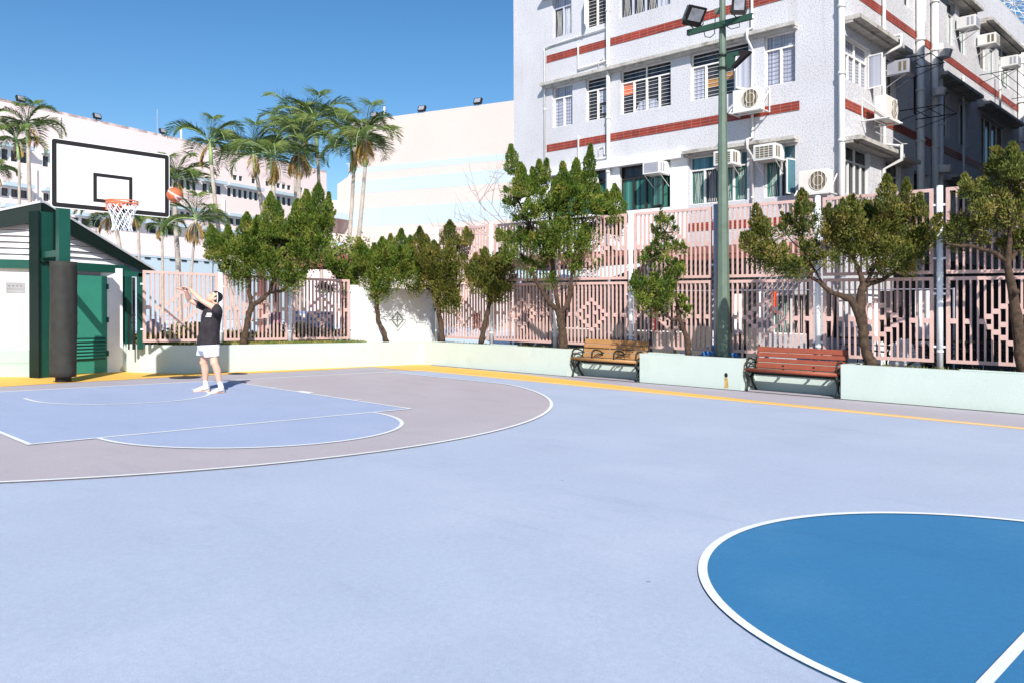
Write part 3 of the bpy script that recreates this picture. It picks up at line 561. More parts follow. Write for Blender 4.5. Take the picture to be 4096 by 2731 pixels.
gy=1330
palm('palm with feathery fronds at the far left edge above the shed',(0,0),[(92,gy),(80,1000),(76,640)],(66,560),1.25,8,seed=11,w0=33,r0=.06)
palm('palm with a pale thin trunk left of the backboard',(0,0),[(138,gy),(122,900),(112,575)],(108,500),1.55,9,seed=12,w0=33,r0=.085)
palm('palm crown drooping into the frame at the left edge',(0,0),[(-40,gy),(-25,760)],(-28,680),1.2,8,seed=13,w0=34,r0=.07)
palm('low palm whose trunk bends behind the hoop net',(0,0),[(520,gy),(487,1040),(470,940),(455,880)],(440,862),1.3,9,seed=14,w0=31,r0=.075)
palm('thin palm with its crown behind the right end of the backboard',(0,0),[(560,gy),(556,1000),(553,905)],(552,850),1.15,8,seed=15,w0=34,r0=.06)
palm('short palm with hanging fronds beneath the ball',(0,0),[(652,gy),(650,1050),(648,945)],(646,905),1.0,8,seed=16,w0=33,r0=.055)
palm('palm directly behind the ball with a light green stem',(0,0),[(722,1340),(712,1050),(700,860),(701,800)],(706,712),1.6,13,seed=17,w0=32,r0=.095)
palm('low dark palm with broad fronds between the ball and the large juniper',(0,0),[(748,gy),(772,1010),(782,930)],(786,878),1.55,10,seed=18,w0=31,r0=.05,dead=4)
palm('palm with a long leaning white trunk crossing the large juniper',(0,0),[(960,gy),(905,1095),(868,880),(845,660)],(841,570),1.75,9,seed=19,w0=32,r0=.085,dead=1)
palm('palm with dense fronds behind the tallest spire of the large juniper',(0,0),[(1070,gy),(1050,850),(1026,695)],(1012,600),1.95,12,seed=20,w0=34,r0=.09)
palm('palm with upright green fronds in the middle of the palm group',(0,0),[(1102,gy),(1097,832),(1091,712)],(1086,620),1.95,12,seed=21,w0=32,r0=.095,dead=3)
palm('palm with yellow dying fronds in the palm group',(0,0),[(1210,gy),(1202,900),(1194,690)],(1194,600),1.9,12,seed=22,w0=33,r0=.08,dead=6)
palm('tallest palm at the top of the palm group',(0,0),[(1290,gy),(1282,850),(1270,620)],(1258,480),2.1,13,seed=23,w0=35,r0=.08)
palm('dark palm crown between the tallest palm and its neighbours',(0,0),[(1186,gy),(1182,800),(1180,610)],(1182,500),1.95,12,seed=24,w0=37,r0=.07)
palm('left of the two slender palms in front of the striped mural wall',(0,0),[(1372,gy),(1390,1050),(1408,820),(1415,690)],(1403,585),1.75,12,seed=25,w0=33,r0=.085)
palm('right of the two slender palms, with brown dead fronds hanging on its trunk',(0,0),[(1415,gy),(1435,957),(1450,800),(1461,670)],(1462,545),1.85,13,seed=26,w0=32,r0=.085,dead=6)
# bare tree behind the fence
def bare_tree():
    B=dep(2100,1400,26.); B[2]=0; t=thing('bare_tree','leafless tree with thin twigs in front of the striped mural wall','tree',tuple(B)); b=MB(); b2=MB(); rr=random.Random(5)
    top=dep(2110,960,26.); b.tube([B,(B+top)/2+[.1,0,0],top],[.11,.09,.06],8); b.build('trunk','twig',t,True)
    def br(p,d,L,r,n):
        pts=[p]; 
        for i in range(5):
            d=d+np.array([rr.gauss(0,.16) for _ in range(3)]); d/=np.linalg.norm(d); p=p+d*L/5; pts.append(p)
            if n>0 and i>=1:
                dd=d+np.array([rr.gauss(0,.7) for _ in range(3)]); dd[2]+=.25; br(p,dd/np.linalg.norm(dd),L*.6,r*.6,n-1)
        b2.tube(pts,[r*(1-i/6.5) for i in range(6)],4,False)
    lf=-rt
    for a in (0.35,.15,.6,-.1): br(top,lf*math.cos(a)*1.+upv*(math.sin(a)*.8)+fw*rr.uniform(-.4,.4),2.0,.022,2)
    b2.build('branches','twig',t)
bare_tree()
# ---------------------------------------------------------------- grey apartment block
XA,YC=14.8,-6.80
def wall_open(mb,fr,s0,s1,z0,z1,ops,th=.22,mi=0):
    A=sorted({s0,s1}|{v for o in ops for v in o[:2] if s0<v<s1}); Z=sorted({z0,z1}|{v for o in ops for v in o[2:4] if z0<v<z1})
    def hole(a,z): return any(o[0]<a<o[1] and o[2]<z<o[3] for o in ops)
    for i in range(len(A)-1):
        for j in range(len(Z)-1):
            a0,a1,q0,q1=A[i],A[i+1],Z[j],Z[j+1]
            if hole((a0+a1)/2,(q0+q1)/2): continue
            mb.add([fr(a0,0,q0),fr(a1,0,q0),fr(a1,0,q1),fr(a0,0,q1)],[(0,1,2,3)],mi)
    for o in ops:
        a0,a1,q0,q1=o[:4]; V=[fr(a0,0,q0),fr(a1,0,q0),fr(a1,0,q1),fr(a0,0,q1),fr(a0,-th,q0),fr(a1,-th,q0),fr(a1,-th,q1),fr(a0,-th,q1)]
        mb.add(V,[(0,4,5,1),(1,5,6,2),(2,6,7,3),(3,7,4,0),(4,7,6,5)],mi)
blk=thing('apartment_block','grey pebble dashed apartment block with red tile bands and many air conditioners','building',(XA,-2,0))
# left facade: s runs along -Y from the far corner; outward normal is -X
frL=lambda a,d,z:(XA-d,4.27-a,z)
frR=lambda a,d,z:(XA+a,YC-d,z)          # right facade, outward -Y
def yl(y): return 4.27-y
SILL=(4.44,7.31,10.18); HEAD=(5.76,8.62,11.49)
winL=[]   # (s0,s1,z0,z1,kind)
def W_(y0,y1,fl,kind,nm=2,tr=1,z0=None): winL.append((yl(y0),yl(y1),SILL[fl] if z0 is None else z0,HEAD[fl],kind,nm,tr))
W_(2.54,1.70,1,'bars_curtain'); W_(1.17,.34,1,'bars_half'); W_(-.16,-1.93,1,'bars_dark',4); W_(-2.57,-4.33,1,'bars_mixed',4); W_(-4.77,-5.61,1,'bars_curtain')
W_(2.53,1.73,2,'grey'); W_(1.17,.36,2,'bars_dark'); W_(-.11,-1.92,2,'grey',4); W_(-2.57,-4.33,2,'grey',4); W_(-4.77,-5.61,2,'bars_curtain')
W_(2.58,.38,0,'dark',4); W_(-.14,-1.91,0,'dark',4); W_(-2.52,-4.28,0,'white_teal',4); W_(-4.75,-5.6,0,'white_teal',2)
b=MB()
ops=[w_[:4] for w_ in winL]; gops=[(yl(-4.95),yl(-5.95),.95,1.95),(yl(-3.2),yl(-4.1),0.02,2.1),(yl(-.4),yl(-2.4),.9,2.1),(yl(2.6),yl(.6),.9,2.1)]
wall_open(b,frL,0,yl(YC),5.95,12.9,[o for o in ops if o[3]>6],.16)
wall_open(b,frL,0,yl(YC),0,5.95,[o for o in ops if o[3]<6]+gops,.16)
winR=[(.17,1.72,7.2,8.25,'bars_curtain',4,1),(2.78,3.5,7.2,8.4,'bars_dark',2,1),(.17,1.72,4.40,5.62,'white_dark',4,1),(2.78,3.9,4.4,5.6,'white_dark',2,1),(.17,1.72,10.1,11.4,'bars_curtain',4,1),(2.78,3.5,10.1,11.4,'bars_dark',2,1),
 (4.15,4.75,10.1,11.4,'dark_plain',1,0),(5.6,6.2,10.1,11.4,'dark_plain',1,0),(7.85,8.65,9.95,11.35,'white_blue',2,1),(9.1,9.95,9.95,11.35,'white_blue',2,1),(11.35,12.2,9.95,11.35,'dark_plain',1,0),(12.3,13.3,9.95,11.35,'white_blue',2,1),(13.65,15.3,9.95,11.35,'white_blue',4,1),(16.4,18,9.95,11.35,'bars_curtain',4,1),
 (4.9,5.5,7.2,8.4,'dark_plain',1,0),(7.3,8.1,7.0,8.4,'dark_plain',2,0),(9.0,9.9,7.0,8.4,'dark_plain',2,0),(11.5,14.5,6.6,8.4,'dark_plain',4,0),(4.9,6.2,4.4,5.6,'dark_plain',2,0),(8,10,4.4,5.6,'dark_plain',3,0),(12,14,4.4,5.6,'dark_plain',3,0)]
gopR=[(1.0,2.0,.02,2.05),(3.0,4.2,.9,1.9)]
wall_open(b,frR,0,26,0,12.9,[o[:4] for o in winR]+gopR,.16)
# other sides and roof slab
b.add([frL(0,0,0),frL(0,0,12.9),(XA+26,4.27,12.9),(XA+26,4.27,0)],[(0,1,2,3)]); b.add([(XA+26,4.27,0),(XA+26,4.27,12.9),(XA+26,YC,12.9),(XA+26,YC,0)],[(0,1,2,3)])
b.add([(XA,YC,12.9),(XA,4.27,12.9),(XA+26,4.27,12.9),(XA+26,YC,12.9)],[(3,2,1,0)])
b.build('wall','pebble',blk)
# roof parapet only over the long wing
b=MB(); b.box(XA+.002,XA+26,YC+.003,YC+.2,12.9,12.96); b.build('roof','concrete',blk)
# white painted lower storey
b=MB(); wl=[(o[0],o[1],o[2],o[3]) for o in ops if o[3]<6 and o[0]<yl(-2)]
def skin(mb,fr,s0,s1,z0,z1,ops,d):
    A=sorted({s0,s1}|{v for o in ops for v in o[:2] if s0<v<s1}); Z=sorted({z0,z1}|{v for o in ops for v in o[2:4] if z0<v<z1})
    for i in range(len(A)-1):
        for j in range(len(Z)-1):
            a,z=(A[i]+A[i+1])/2,(Z[j]+Z[j+1])/2
            if any(o[0]<a<o[1] and o[2]<z<o[3] for o in ops): continue
            mb.fbox(fr,A[i],A[i+1],.001,d,Z[j],Z[j+1])
skin(b,frL,yl(4.265),yl(-2.48),3.2,5.75,wl,.012)
b.fbox(frL,yl(4.2),yl(-2.44),.0,.20,5.752,5.98)
b.build('painted_storey','white_wall',blk)
b=MB(); skin(b,frR,3.3,26,.01,3.2,gopR,.012); b.build('ground_floor_shade_skin','dark_grey',blk)  # dark skin paints the shade onto the lower right facade
b=MB(); skin(b,frL,yl(4.265),yl(-4.6),.01,3.2,gops,.012); b.build('ground_floor_shade_skin','dark_grey',blk)  # dark skin paints the shade under the canopy
# ledges
def ledge(fr,s0,s1,z,d=.26,h=.09):
    m=MB(); m.fbox(fr,s0,s1,.001,d,z,z+h); m.fbox(fr,s0+.01,s1-.01,.001,d*.55,z-.06,z-.001); m.build('window_ledge','concrete',blk)
ledge(frL,yl(2.87),yl(-5.69),8.66); ledge(frL,yl(2.87),yl(-5.69),11.53); ledge(frL,yl(-2.46),yl(-5.70),5.82)
for s0,s1,z in ((.05,2.7,8.55),(2.72,3.6,8.5),(.05,2.7,5.66),(2.72,4.2,5.62),(.05,3.6,11.45),(3.9,10.2,11.45),(11.2,15.8,11.45),(16.2,19,11.45),(6.5,10.2,8.6),(11,15.5,8.6),(7.5,15,5.7)): ledge(frR,s0,s1,z,.42,.10)
# bands
for z0,z1 in ((6.57,6.80),(9.44,9.67)):
    m=MB(); m.fbox(frL,yl(2.77),yl(-5.72),.001,.016,z0,z1); m.build('tile_band','bandY',blk)
    m=MB(); m.fbox(frR,.13,26,.001,.016,z0-.10,z1-.10); m.build('tile_band','bandX',blk)
m=MB(); m.fbox(frL,yl(-2.51),yl(-5.5),.001,.016,3.71,3.93); m.build('tile_band','bandY',blk)
m=MB(); m.fbox(frR,.13,26,.001,.016,3.6,3.82); m.build('tile_band','bandX',blk)
rw=random.Random(3)
def window(fr,o,ax,parent=None):
    s0,s1,z0,z1,kind,nm,tr=o; parent=parent or blk; fm='wframe'; 
    if kind=='grey': fm='gframe'
    if kind in('dark',): fm='dframe'
    if kind.startswith('white'): fm='white'
    th=.035; d0,d1=-.13,-.09; m=MB()
    m.fbox(fr,s0,s0+th,d0,d1,z0,z1); m.fbox(fr,s1-th,s1,d0,d1,z0,z1); m.fbox(fr,s0+th,s1-th,d0,d1,z0,z0+th); m.fbox(fr,s0+th,s1-th,d0,d1,z1-th,z1)
    zt=z1-.36 if tr else z1; p=(s1-s0)/nm
    if tr: m.fbox(fr,s0+th,s1-th,d0-.003,d1+.004,zt-.03,zt+.01)
    for i in range(1,nm):
        a=s0+i*p; m.fbox(fr,a-.028,a+.028,d0-.002,d1+.003,z0+th,zt-.03)
    if tr and nm>2: m.fbox(fr,(s0+s1)/2-.02,(s0+s1)/2+.02,d0-.002,d1+.003,zt+.01,z1-th)
    wnd=m.build('window',fm,parent)
    # panes
    for i in range(nm):
        pk={'bars_curtain':'curtain','bars_half':'darkpane','bars_dark':'darkpane','grey':'curtain' if rw.random()<.45 else 'darkpane','bars_mixed':('curtain','darkpane','darkpane','curtain')[i%4],'dark':'teal','white_teal':'teal' if i!=1 else 'darkpane','white_dark':'darkpane','white_blue':'bluepane','dark_plain':'darkpane'}[kind]+ax
        m=MB(); m.fbox(fr,s0+i*p+.01,s0+(i+1)*p-.01,d0-.02,d0-.012,z0+.01,zt); m.build('pane',pk,wnd)
    if tr:
        pk={'bars_curtain':'curtain','grey':'curtain','white_teal':'bluepane','white_blue':'bluepane'}.get(kind,'darkpane')+ax
        m=MB(); m.fbox(fr,s0+.01,s1-.01,d0-.02,d0-.012,zt+.001,z1-.01); m.build('transom_pane',pk,wnd)
    if kind.startswith('bars'):
        m=MB(); nb=9
        for i in range(nm):
            a0,a1=s0+i*p+.03,s0+(i+1)*p-.03
            for j in range(1,nb):
                z=z0+(zt-z0)*j/nb
                if kind=='bars_curtain':
                    pts=[fr(a0+(a1-a0)*q/6,d0-.004+.006,z-.02*math.sin(math.pi*q/6)*(1 if (i+j)%2 else 1)) for q in range(7)]
                    m.tube(pts,.006,4,False)
                else: m.fbox(fr,a0,a1,d0-.002,d0+.008,z-.004,z+.004)
        if tr:
            for j in (1,2): z=zt+(z1-zt)*j/3; m.fbox(fr,s0+th,s1-th,d0-.002,d0+.008,z-.006,z+.006)
        m.build('security_bars','wframe' if kind!='bars_curtain' else 'meshgrey',wnd)
    if kind in('grey','white_teal','white_blue'):
        m=MB()
        for i in range(nm):
            a0,a1=s0+i*p+.045,s0+(i+1)*p-.045
            for q in range(1,6):
                a=a0+(a1-a0)*q/6; cc=(a0+a1)/2; pts=[fr(a+(cc-a)*.35*math.sin(math.pi*k/6),d0-.002,z0+.06+(zt-z0-.12)*k/6) for k in range(7)]; m.tube(pts,.0045,4,False)
        m.build('security_bars','wframe',wnd)
    return wnd
for o in winL: window(frL,o,'Y')
for o in winR: window(frR,o,'X')
# open casements that swing out
def casement(fr,s,z0,z1,w_,ang,m='wframe',pane='darkpaneY'):
    c,s_=math.cos(ang),math.sin(ang); f2=lambda a,d,z: fr(s+a*c-d*s_,-.05+a*s_+d*c,z); q=MB(); th=.03
    q.fbox(f2,0,th,0,.03,z0,z1); q.fbox(f2,w_-th,w_,0,.03,z0,z1); q.fbox(f2,th,w_-th,0,.03,z0,z0+th); q.fbox(f2,th,w_-th,0,.03,z1-th,z1); o=q.build('open_casement',m,blk)
    q=MB(); q.fbox(f2,th,w_-th,.012,.018,z0+th,z1-th); q.build('pane',pane,o)
casement(frL,yl(1.17),10.2,11.1,.42,R_(55),pane='curtainY'); casement(frL,yl(-4.33),7.33,8.22,.42,R_(115),pane='curtainY'); casement(frL,yl(-1.3),4.5,5.4,.45,R_(14),'dframe','tealY')
casement(frR,1.72,7.25,8.1,.4,R_(100),pane='curtainX'); casement(frL,yl(-5.61),4.46,5.35,.38,R_(100),'white','bluepaneY')
# things seen through the dark windows
m=MB(); m.fbox(frL,yl(-3.02),yl(-3.42),-.148,-.138,7.62,7.86); m.fbox(frL,yl(-3.5),yl(-3.85),-.148,-.138,7.75,7.95); m.build('yellow_boxes','ochre',blk)
m=MB(); m.fbox(frL,yl(-.2),yl(-.55),-.148,-.138,7.9,8.25); m.build('orange_cloth','rim',blk)
m=MB(); m.ext(frL,[(yl(-.62),7.36),(yl(-1.5),7.36),(yl(-1.35),7.6),(yl(-1.0),7.68),(yl(-.75),7.6)],-.148,-.138); m.fbox(frL,yl(.3+.32),yl(.3+.02),-.148,-.138,7.5,7.72); m.fbox(frL,yl(.75),yl(.36),-.148,-.138,7.85,8.2); m.build('pale_bundle','curtainY',blk)
# ground floor openings
for o in gops: window(frL,(o[0],o[1],o[2],o[3],'white_dark' if o is not gops[0] else 'white_teal',2,0),'Y')
for o in gopR: window(frR,(o[0],o[1],o[2],o[3],'white_dark',2,0),'X')
# pipes
def pipe(fr,pts,r,name='drain_pipe',joint=1.4,m='pipe'):
    q=MB(); P=[fr(*p) for p in pts]; q.tube(P,r,10)
    for i in range(len(P)-1):
        a,c=np.array(P[i]),np.array(P[i+1]); L=np.linalg.norm(c-a); k=int(L/joint)
        for j in range(k): c0=a+(c-a)*(j+.5)/k; e=(c-a)/L*.035; q.tube([c0-e,c0+e],r*1.25,10)
    q.build(name,m,blk,True)
pipe(frL,[(yl(.22),.09,0),(yl(.22),.09,12.9)],.062,joint=1.45)
pipe(frL,[(yl(2.84),.04,5.98),(yl(2.84),.04,9.92),(yl(2.6),.04,9.95),(yl(.35),.05,10.0),(yl(.22),.08,10.02)],.026,joint=2.2)
pipe(frL,[(yl(1.42),.05,9.75),(yl(1.42),.05,8.97),(yl(.3),.05,9.02)],.026,joint=2)
pipe(frL,[(yl(1.42),.05,6.90),(yl(1.42),.05,6.08),(yl(.3),.05,6.10)],.026,joint=2)
pipe(frL,[(yl(.62),.04,6.1),(yl(.62),.04,6.42),(yl(.42),.04,6.45),(yl(.42),.04,6.2),(yl(.3),.04,6.22)],.018,joint=3)
pipe(frL,[(yl(.62),.04,8.82),(yl(.62),.04,9.1),(yl(.42),.04,9.12),(yl(.42),.04,8.95)],.018,joint=3)
pipe(frL,[(yl(-4.46),.05,12.9),(yl(-4.46),.05,8.9),(yl(-4.46),.32,8.78),(yl(-4.46),.32,8.55),(yl(-4.46),.05,8.35),(yl(-4.46),.05,6.05),(yl(-4.46),.32,5.95),(yl(-4.46),.32,5.72),(yl(-4.46),.05,5.55),(yl(-4.46),.05,3.4)],.034,joint=1.5)
pipe(frL,[(yl(YC)+.02,.09,0),(yl(YC)+.02,.09,12.9)],.075,'corner_pipe',1.45)
pipe(frR,[(2.5,.06,12.9),(2.5,.06,8.75),(2.5,.5,8.72),(2.5,.5,8.45),(2.5,.06,8.3),(2.5,.06,5.95),(2.5,.5,5.85),(2.5,.5,5.5),(2.5,.06,5.3),(2.5,.06,0)],.05)
pipe(frR,[(5.1,.12,0),(5.1,.12,12.9)],.11); pipe(frR,[(6.35,.12,0),(6.35,.12,12.9)],.10); pipe(frR,[(6.75,.14,0),(6.75,.14,9.6)],.09); pipe(frR,[(16.2,.12,0),(16.2,.12,11.9)],.10); pipe(frR,[(9.3,.06,0),(9.3,.06,9.2)],.035); pipe(frR,[(13.0,.2,8.7),(13.0,.2,10.3)],.04)
for a_,z_h,r_h in ((6.5,9.1,.2),(6.5,5.7,.2),(6.1,7.9,.16)): m=MB(); m.tube([frR(a_,.3,z_h),frR(a_,.3,z_h+.2)],[r_h,r_h*1.3],10); m.build('rain_hopper','pipe',blk)
# white duct end
m=MB(); m.tube([frL(yl(.72),.0,5.42),frL(yl(.95),.42,5.33)],[.13,.13],16); o=m.build('exhaust_duct','white',blk,True); m=MB(); m.tube([frL(yl(.955),.423,5.33),frL(yl(.96),.43,5.33)],[.11,.11],16); m.build('duct_opening','dark',o)
# drying racks on the right facade
def rack(s0,s1,z,d):
    m=MB(); 
    for s in (s0,s1): m.tube([frR(s,.02,z),frR(s,d,z)],.014,5); m.tube([frR(s,.02,z-.28),frR(s,d,z)],.010,5)
    for k in (.35,.65,1): m.tube([frR(s0,d*k,z),frR(s1,d*k,z)],.011,5)
    m.build('drying_rack','iron',blk)
rack(3.7,5.0,7.05,1.1); rack(11.2,15.3,9.65,1.1); rack(3.5,4.6,8.4,.9)
# window hoods/cable
m=MB(); m.tube([frR(.9,.45,5.95),frR(1.3,.47,5.92),frR(1.8,.5,5.97),frR(2.5,.52,5.9),frR(2.9,.5,5.97)],.012,5); m.build('loose_hose','white',blk)
# ---------------------------------------------------------------- air conditioners
def split_ac(fr,s,z,label,wd=.74,h=.56,dp=.30,off=.18):
    P=fr(s,.2,z); t=thing('air_conditioner',label,'air conditioner',P,'air conditioners on the grey block'); b=MB(); b.fbox(fr,s-wd/2,s+wd/2,off,off+dp,z,z+h); b.build('casing','cream',t,bevel=.012)
    b=MB(); cx=s+wd*.17; r=h*.40
    b.ext(fr,[(cx+r*math.cos(a),z+h*.52+r*math.sin(a)) for a in np.linspace(0,2*math.pi,25)[:-1]],off+dp+.001,off+dp+.006); b.build('fan_opening','grille',t)
    b=MB()
    for k in range(5): a=cx+(k-2)*r*.42; hh=math.sqrt(max(r*r-(a-cx)**2,0)); b.tube([fr(a,off+dp+.014,z+h*.52-hh),fr(a,off+dp+.014,z+h*.52+hh)],.006,4)
    for rr in (r,r*.55): b.tube([fr(cx+rr*math.cos(a),off+dp+.012,z+h*.52+rr*math.sin(a)) for a in np.linspace(0,2*math.pi,25)],.007,4,False)
    b.build('fan_guard','cream',t)
    b=MB()
    for sg in (-1,1):
        a=s+sg*(wd/2+.05); b.tube([fr(a,.01,z-.03),fr(a,off+dp+.1,z-.03)],.022,4); b.tube([fr(a,.01,z+.55),fr(a,off+dp+.06,z-.02)],.018,4); b.tube([fr(a,.02,z-.04),fr(a,.02,z+.6)],.018,4)
    b.fbox(fr,s-wd/2-.07,s+wd/2+.07,off-.02,off+.03,z-.04,z-.008); b.fbox(fr,s-wd/2-.07,s+wd/2+.07,off+dp-.02,off+dp+.04,z-.04,z-.008); b.build('bracket','pipe',t); return t
def window_ac(fr,s,z,label,wd=.56,h=.38,dp=.5,kind=0,off=.02,m='white'):
    t=thing('air_conditioner',label,'air conditioner',fr(s,.2,z),'air conditioners on the grey block'); b=MB(); b.fbox(fr,s-wd/2,s+wd/2,off,off+dp,z,z+h); b.build('casing',m,t,bevel=.01)
    b=MB(); 
    if kind: b.fbox(fr,s-wd*.40,s+wd*.40,off+dp+.001,off+dp+.004,z+h*.14,z+h*.86)
    else: b.fbox(fr,s-wd*.40,s+wd*.40,off+dp+.001,off+dp+.005,z+h*.12,z+h*.86)
    for k in range(2):
        for sd_ in (-1,1): a=s+sd_*(wd/2+.002); b.fbox(fr,min(a,a+sd_*.004),max(a,a+sd_*.004),off+dp*.55+k*.12,off+dp*.55+k*.12+.07,z+h*.18,z+h*.85)
    b.build('grille','grille' if kind else 'meshgrey',t)
    if kind:
        b=MB()
        for i in range(5): a=s-wd*.4+wd*.8*i/4; b.fbox(fr,a-.006,a+.006,off+dp+.004,off+dp+.010,z+h*.14,z+h*.86)
        for j in range(6): zz=z+h*.14+h*.72*j/5; b.fbox(fr,s-wd*.4,s+wd*.4,off+dp+.0105,off+dp+.014,zz-.005,zz+.005)
        b.build('grille_bars',m,t)
    for sg in (-1,1): b=MB(); b.tube([fr(s+sg*wd*.45,.01,z-.32),fr(s+sg*wd*.45,off+dp*.9,z-.012),fr(s+sg*wd*.45,.01,z-.012)],.014,4); b.build('bracket',m,t)
    return t
def sa(u,v): P=PXo(u,v,XA-.45); return yl(P[1]),P[2]
def PXo(u,v,x): return pl(u,v,(1,0,0),x)
def sr(u,v,d=.4): P=pl(u,v,(0,1,0),YC-d); return P[0]-XA,P[2]
s_,z_=sa(2985,443); split_ac(frL,s_,z_,'large round fan air conditioner on the tile band right of the lamp post')
s_,z_=sa(3254,774); split_ac(frL,s_,z_,'round fan air conditioner just above the pink fence near the building corner',.74,.56)
s_,z_=sa(2610,697); window_ac(frL,s_,z_,'window air conditioner over the dark framed green curtained window',.58,.36,.5,0)
s_,z_=sa(2897,662); window_ac(frL,s_,z_,'window air conditioner partly hidden by the lamp post, above the white window',.56,.38,.5,1)
s_,z_=sa(3062,642); window_ac(frL,s_,z_,'window air conditioner with a square grid under the lower ledge right of the lamp post',.60,.40,.5,1)
s_,z_=sr(3536,484); split_ac(frR,s_,z_,'outdoor air conditioner on the shorter facade beside the corner pipe',.74,.56,.30,.3)
for (u,v),l,k,mm in (((3640,298),'shaded blue sided window air conditioner on the shorter facade',1,'meshgrey'),((3905,112),'highest air conditioner near the top right corner of the frame',0,'white'),((3985,180),'air conditioner below and right of the highest one',1,'white'),((4072,266),'air conditioner at the right edge of the frame',0,'white')):
    s_,z_=sr(u,v,.55); window_ac(frR,s_,z_,l,.50,.36,.55,k,.05,mm)
# ---------------------------------------------------------------- ground floor canopy and lean-to things behind the right fence
t=thing('canopy','brown corrugated canopy over the ground floor of the grey block','canopy',(13.9,-2,3)); b=MB(); n=64
for i in range(n):
    s0=yl(3.2)+i*(9.9/n); 
    b.hexa([frL(s0,.03,3.26),frL(s0+.11,.03,3.26),frL(s0+.11,1.5,2.93),frL(s0,1.5,2.93),frL(s0,.03,3.28),frL(s0+.11,.03,3.28),frL(s0+.11,1.5,2.95),frL(s0,1.5,2.95)])
b.fbox(frL,yl(3.2),yl(-6.7),1.42,1.5,2.80,2.915); b.build('corrugated_sheet','brown',t)
for y in (3,1,-1,-3,-5,-6.6): b=MB(); b.tube([(XA-1.46,y,0),(XA-1.46,y,2.8)],.035,6); b.build('canopy_post','iron',t)
b=MB(); V=[(13.0,.9,2.62),(11.6,.9,2.35),(11.6,-2.2,2.30),(13.0,-2.4,2.75),(12.3,-.6,2.45)]; b.add([(p[0],p[1],p[2]) for p in V]+[(p[0],p[1],p[2]-.012) for p in V],[(0,1,4),(1,2,4),(2,3,4),(3,0,4),(6,5,9),(7,6,9),(8,7,9),(5,8,9),(0,5,6,1),(1,6,7,2),(2,7,8,3),(3,8,5,0)])
b.hexa([(11.6,2.9,2.45),(13,2.9,2.7),(13,1.0,2.6),(11.6,1.0,2.35),(11.6,2.9,2.46),(13,2.9,2.71),(13,1.0,2.61),(11.6,1.0,2.36)])
tr_=root_mesh(b,'tarpaulin','tarp','pale blue tarpaulin stretched behind the tallest juniper','tarpaulin',(12.3,0,2.4))
for p in ((13,.9,2.6),(11.6,.9,2.34),(11.6,-2.2,2.29),(13,-2.4,2.7)): b=MB(); b.tube([(p[0],p[1],0),p],.03,6); b.build('tarpaulin_pole','gpost',tr_)
# low white kiosk walls and rail near the corner
b=MB(); b.box(12.4,14.0,-8.2,-7.4,0,1.9); b.box(12.36,14.05,-8.25,-7.35,1.9,1.97); o=root_mesh(b,'storage_cabinet','white_wall','white storage cabinet behind the wide juniper','cabinet',(13,-8,0))
m=MB(); m.box(12.375,12.395,-8.1,-7.85,.6,1.2); m.box(12.375,12.395,-7.75,-7.5,.6,1.2); m.build('cabinet_door','meshgrey',o)
b=MB(); fr=frame((11.6,-8.0,0),(0,-1,0)); b.fbox(fr,0,3.9,-.012,.012,.98,1.02); b.fbox(fr,0,3.9,-.012,.012,.86,.88)
for k in range(5): b.tube([fr(k*.95+.02,0,0),fr(k*.95+.02,0,1.0)],.02,6)
root_mesh(b,'hand_rail','iron','thin dark hand rail behind the fence bay of the wide juniper','railing',(11.6,-9,0))
def cloth(y0,y1,x,z0,z1,m,label,group=None):
    b=MB(); n=8; V=[]; 
    for i in range(n+1):
        f=i/n; yy=y0+(y1-y0)*f; xx=x+.03*math.sin(i*2.1)
        V+=[(xx,yy,z0+.04*math.sin(i*1.7)),(xx+.01,yy,z1)]
    V2=[(a+.012,c,d) for a,c,d in V]; k=len(V)
    Fs=[(2*i,2*i+2,2*i+3,2*i+1) for i in range(n)]+[(2*i+k,2*i+1+k,2*i+3+k,2*i+2+k) for i in range(n)]+[(2*i,2*i+k,2*i+2+k,2*i+2) for i in range(n)]+[(2*i+1,2*i+3,2*i+3+k,2*i+1+k) for i in range(n)]+[(0,1,1+k,k),(2*n,2*n+k,2*n+1+k,2*n+1)]
    b.add(V+V2,Fs); root_mesh(b,'hanging_cloth',m,label,'laundry',(x,(y0+y1)/2,z1),group)
G='laundry hanging behind the fence'
cloth(-6.25,-6.40,12.2,1.5,1.95,'redcloth','red and orange cloth hanging right of the lamp post',G); cloth(-5.95,-6.1,12.2,1.35,1.95,'whitecloth','white cloth hanging just right of the lamp post',G); cloth(-7.45,-7.75,12.2,1.0,1.95,'navycloth','dark blue cloth hanging beside the red cloth',G)
cloth(-9.3,-9.65,12.2,.9,1.95,'whitecloth','pale garment hanging right of the wide juniper trunk',G); cloth(-8.6,-9.1,12.2,.9,1.95,'navycloth','dark garment hanging beside the wide juniper trunk',G); cloth(-3.0,-3.25,12.3,1.0,1.9,'darkred','dark red cloth hanging behind the tallest juniper',G)
cloth(-5.3,-5.6,12.2,1.0,1.9,'whitecloth','white cloth hanging left of the lamp post',G)
b=MB(); b.tube([(12.2,-2.5,1.98),(12.2,-10,1.98)],.012,5); 
for y in (-2.5,-5,-7.9,-10): b.tube([(12.2,y,0),(12.2,y,2.0)],.02,6)
root_mesh(b,'clothes_line','gpost','clothes line on thin poles behind the tall fence','clothes line',(12.2,-6,0))
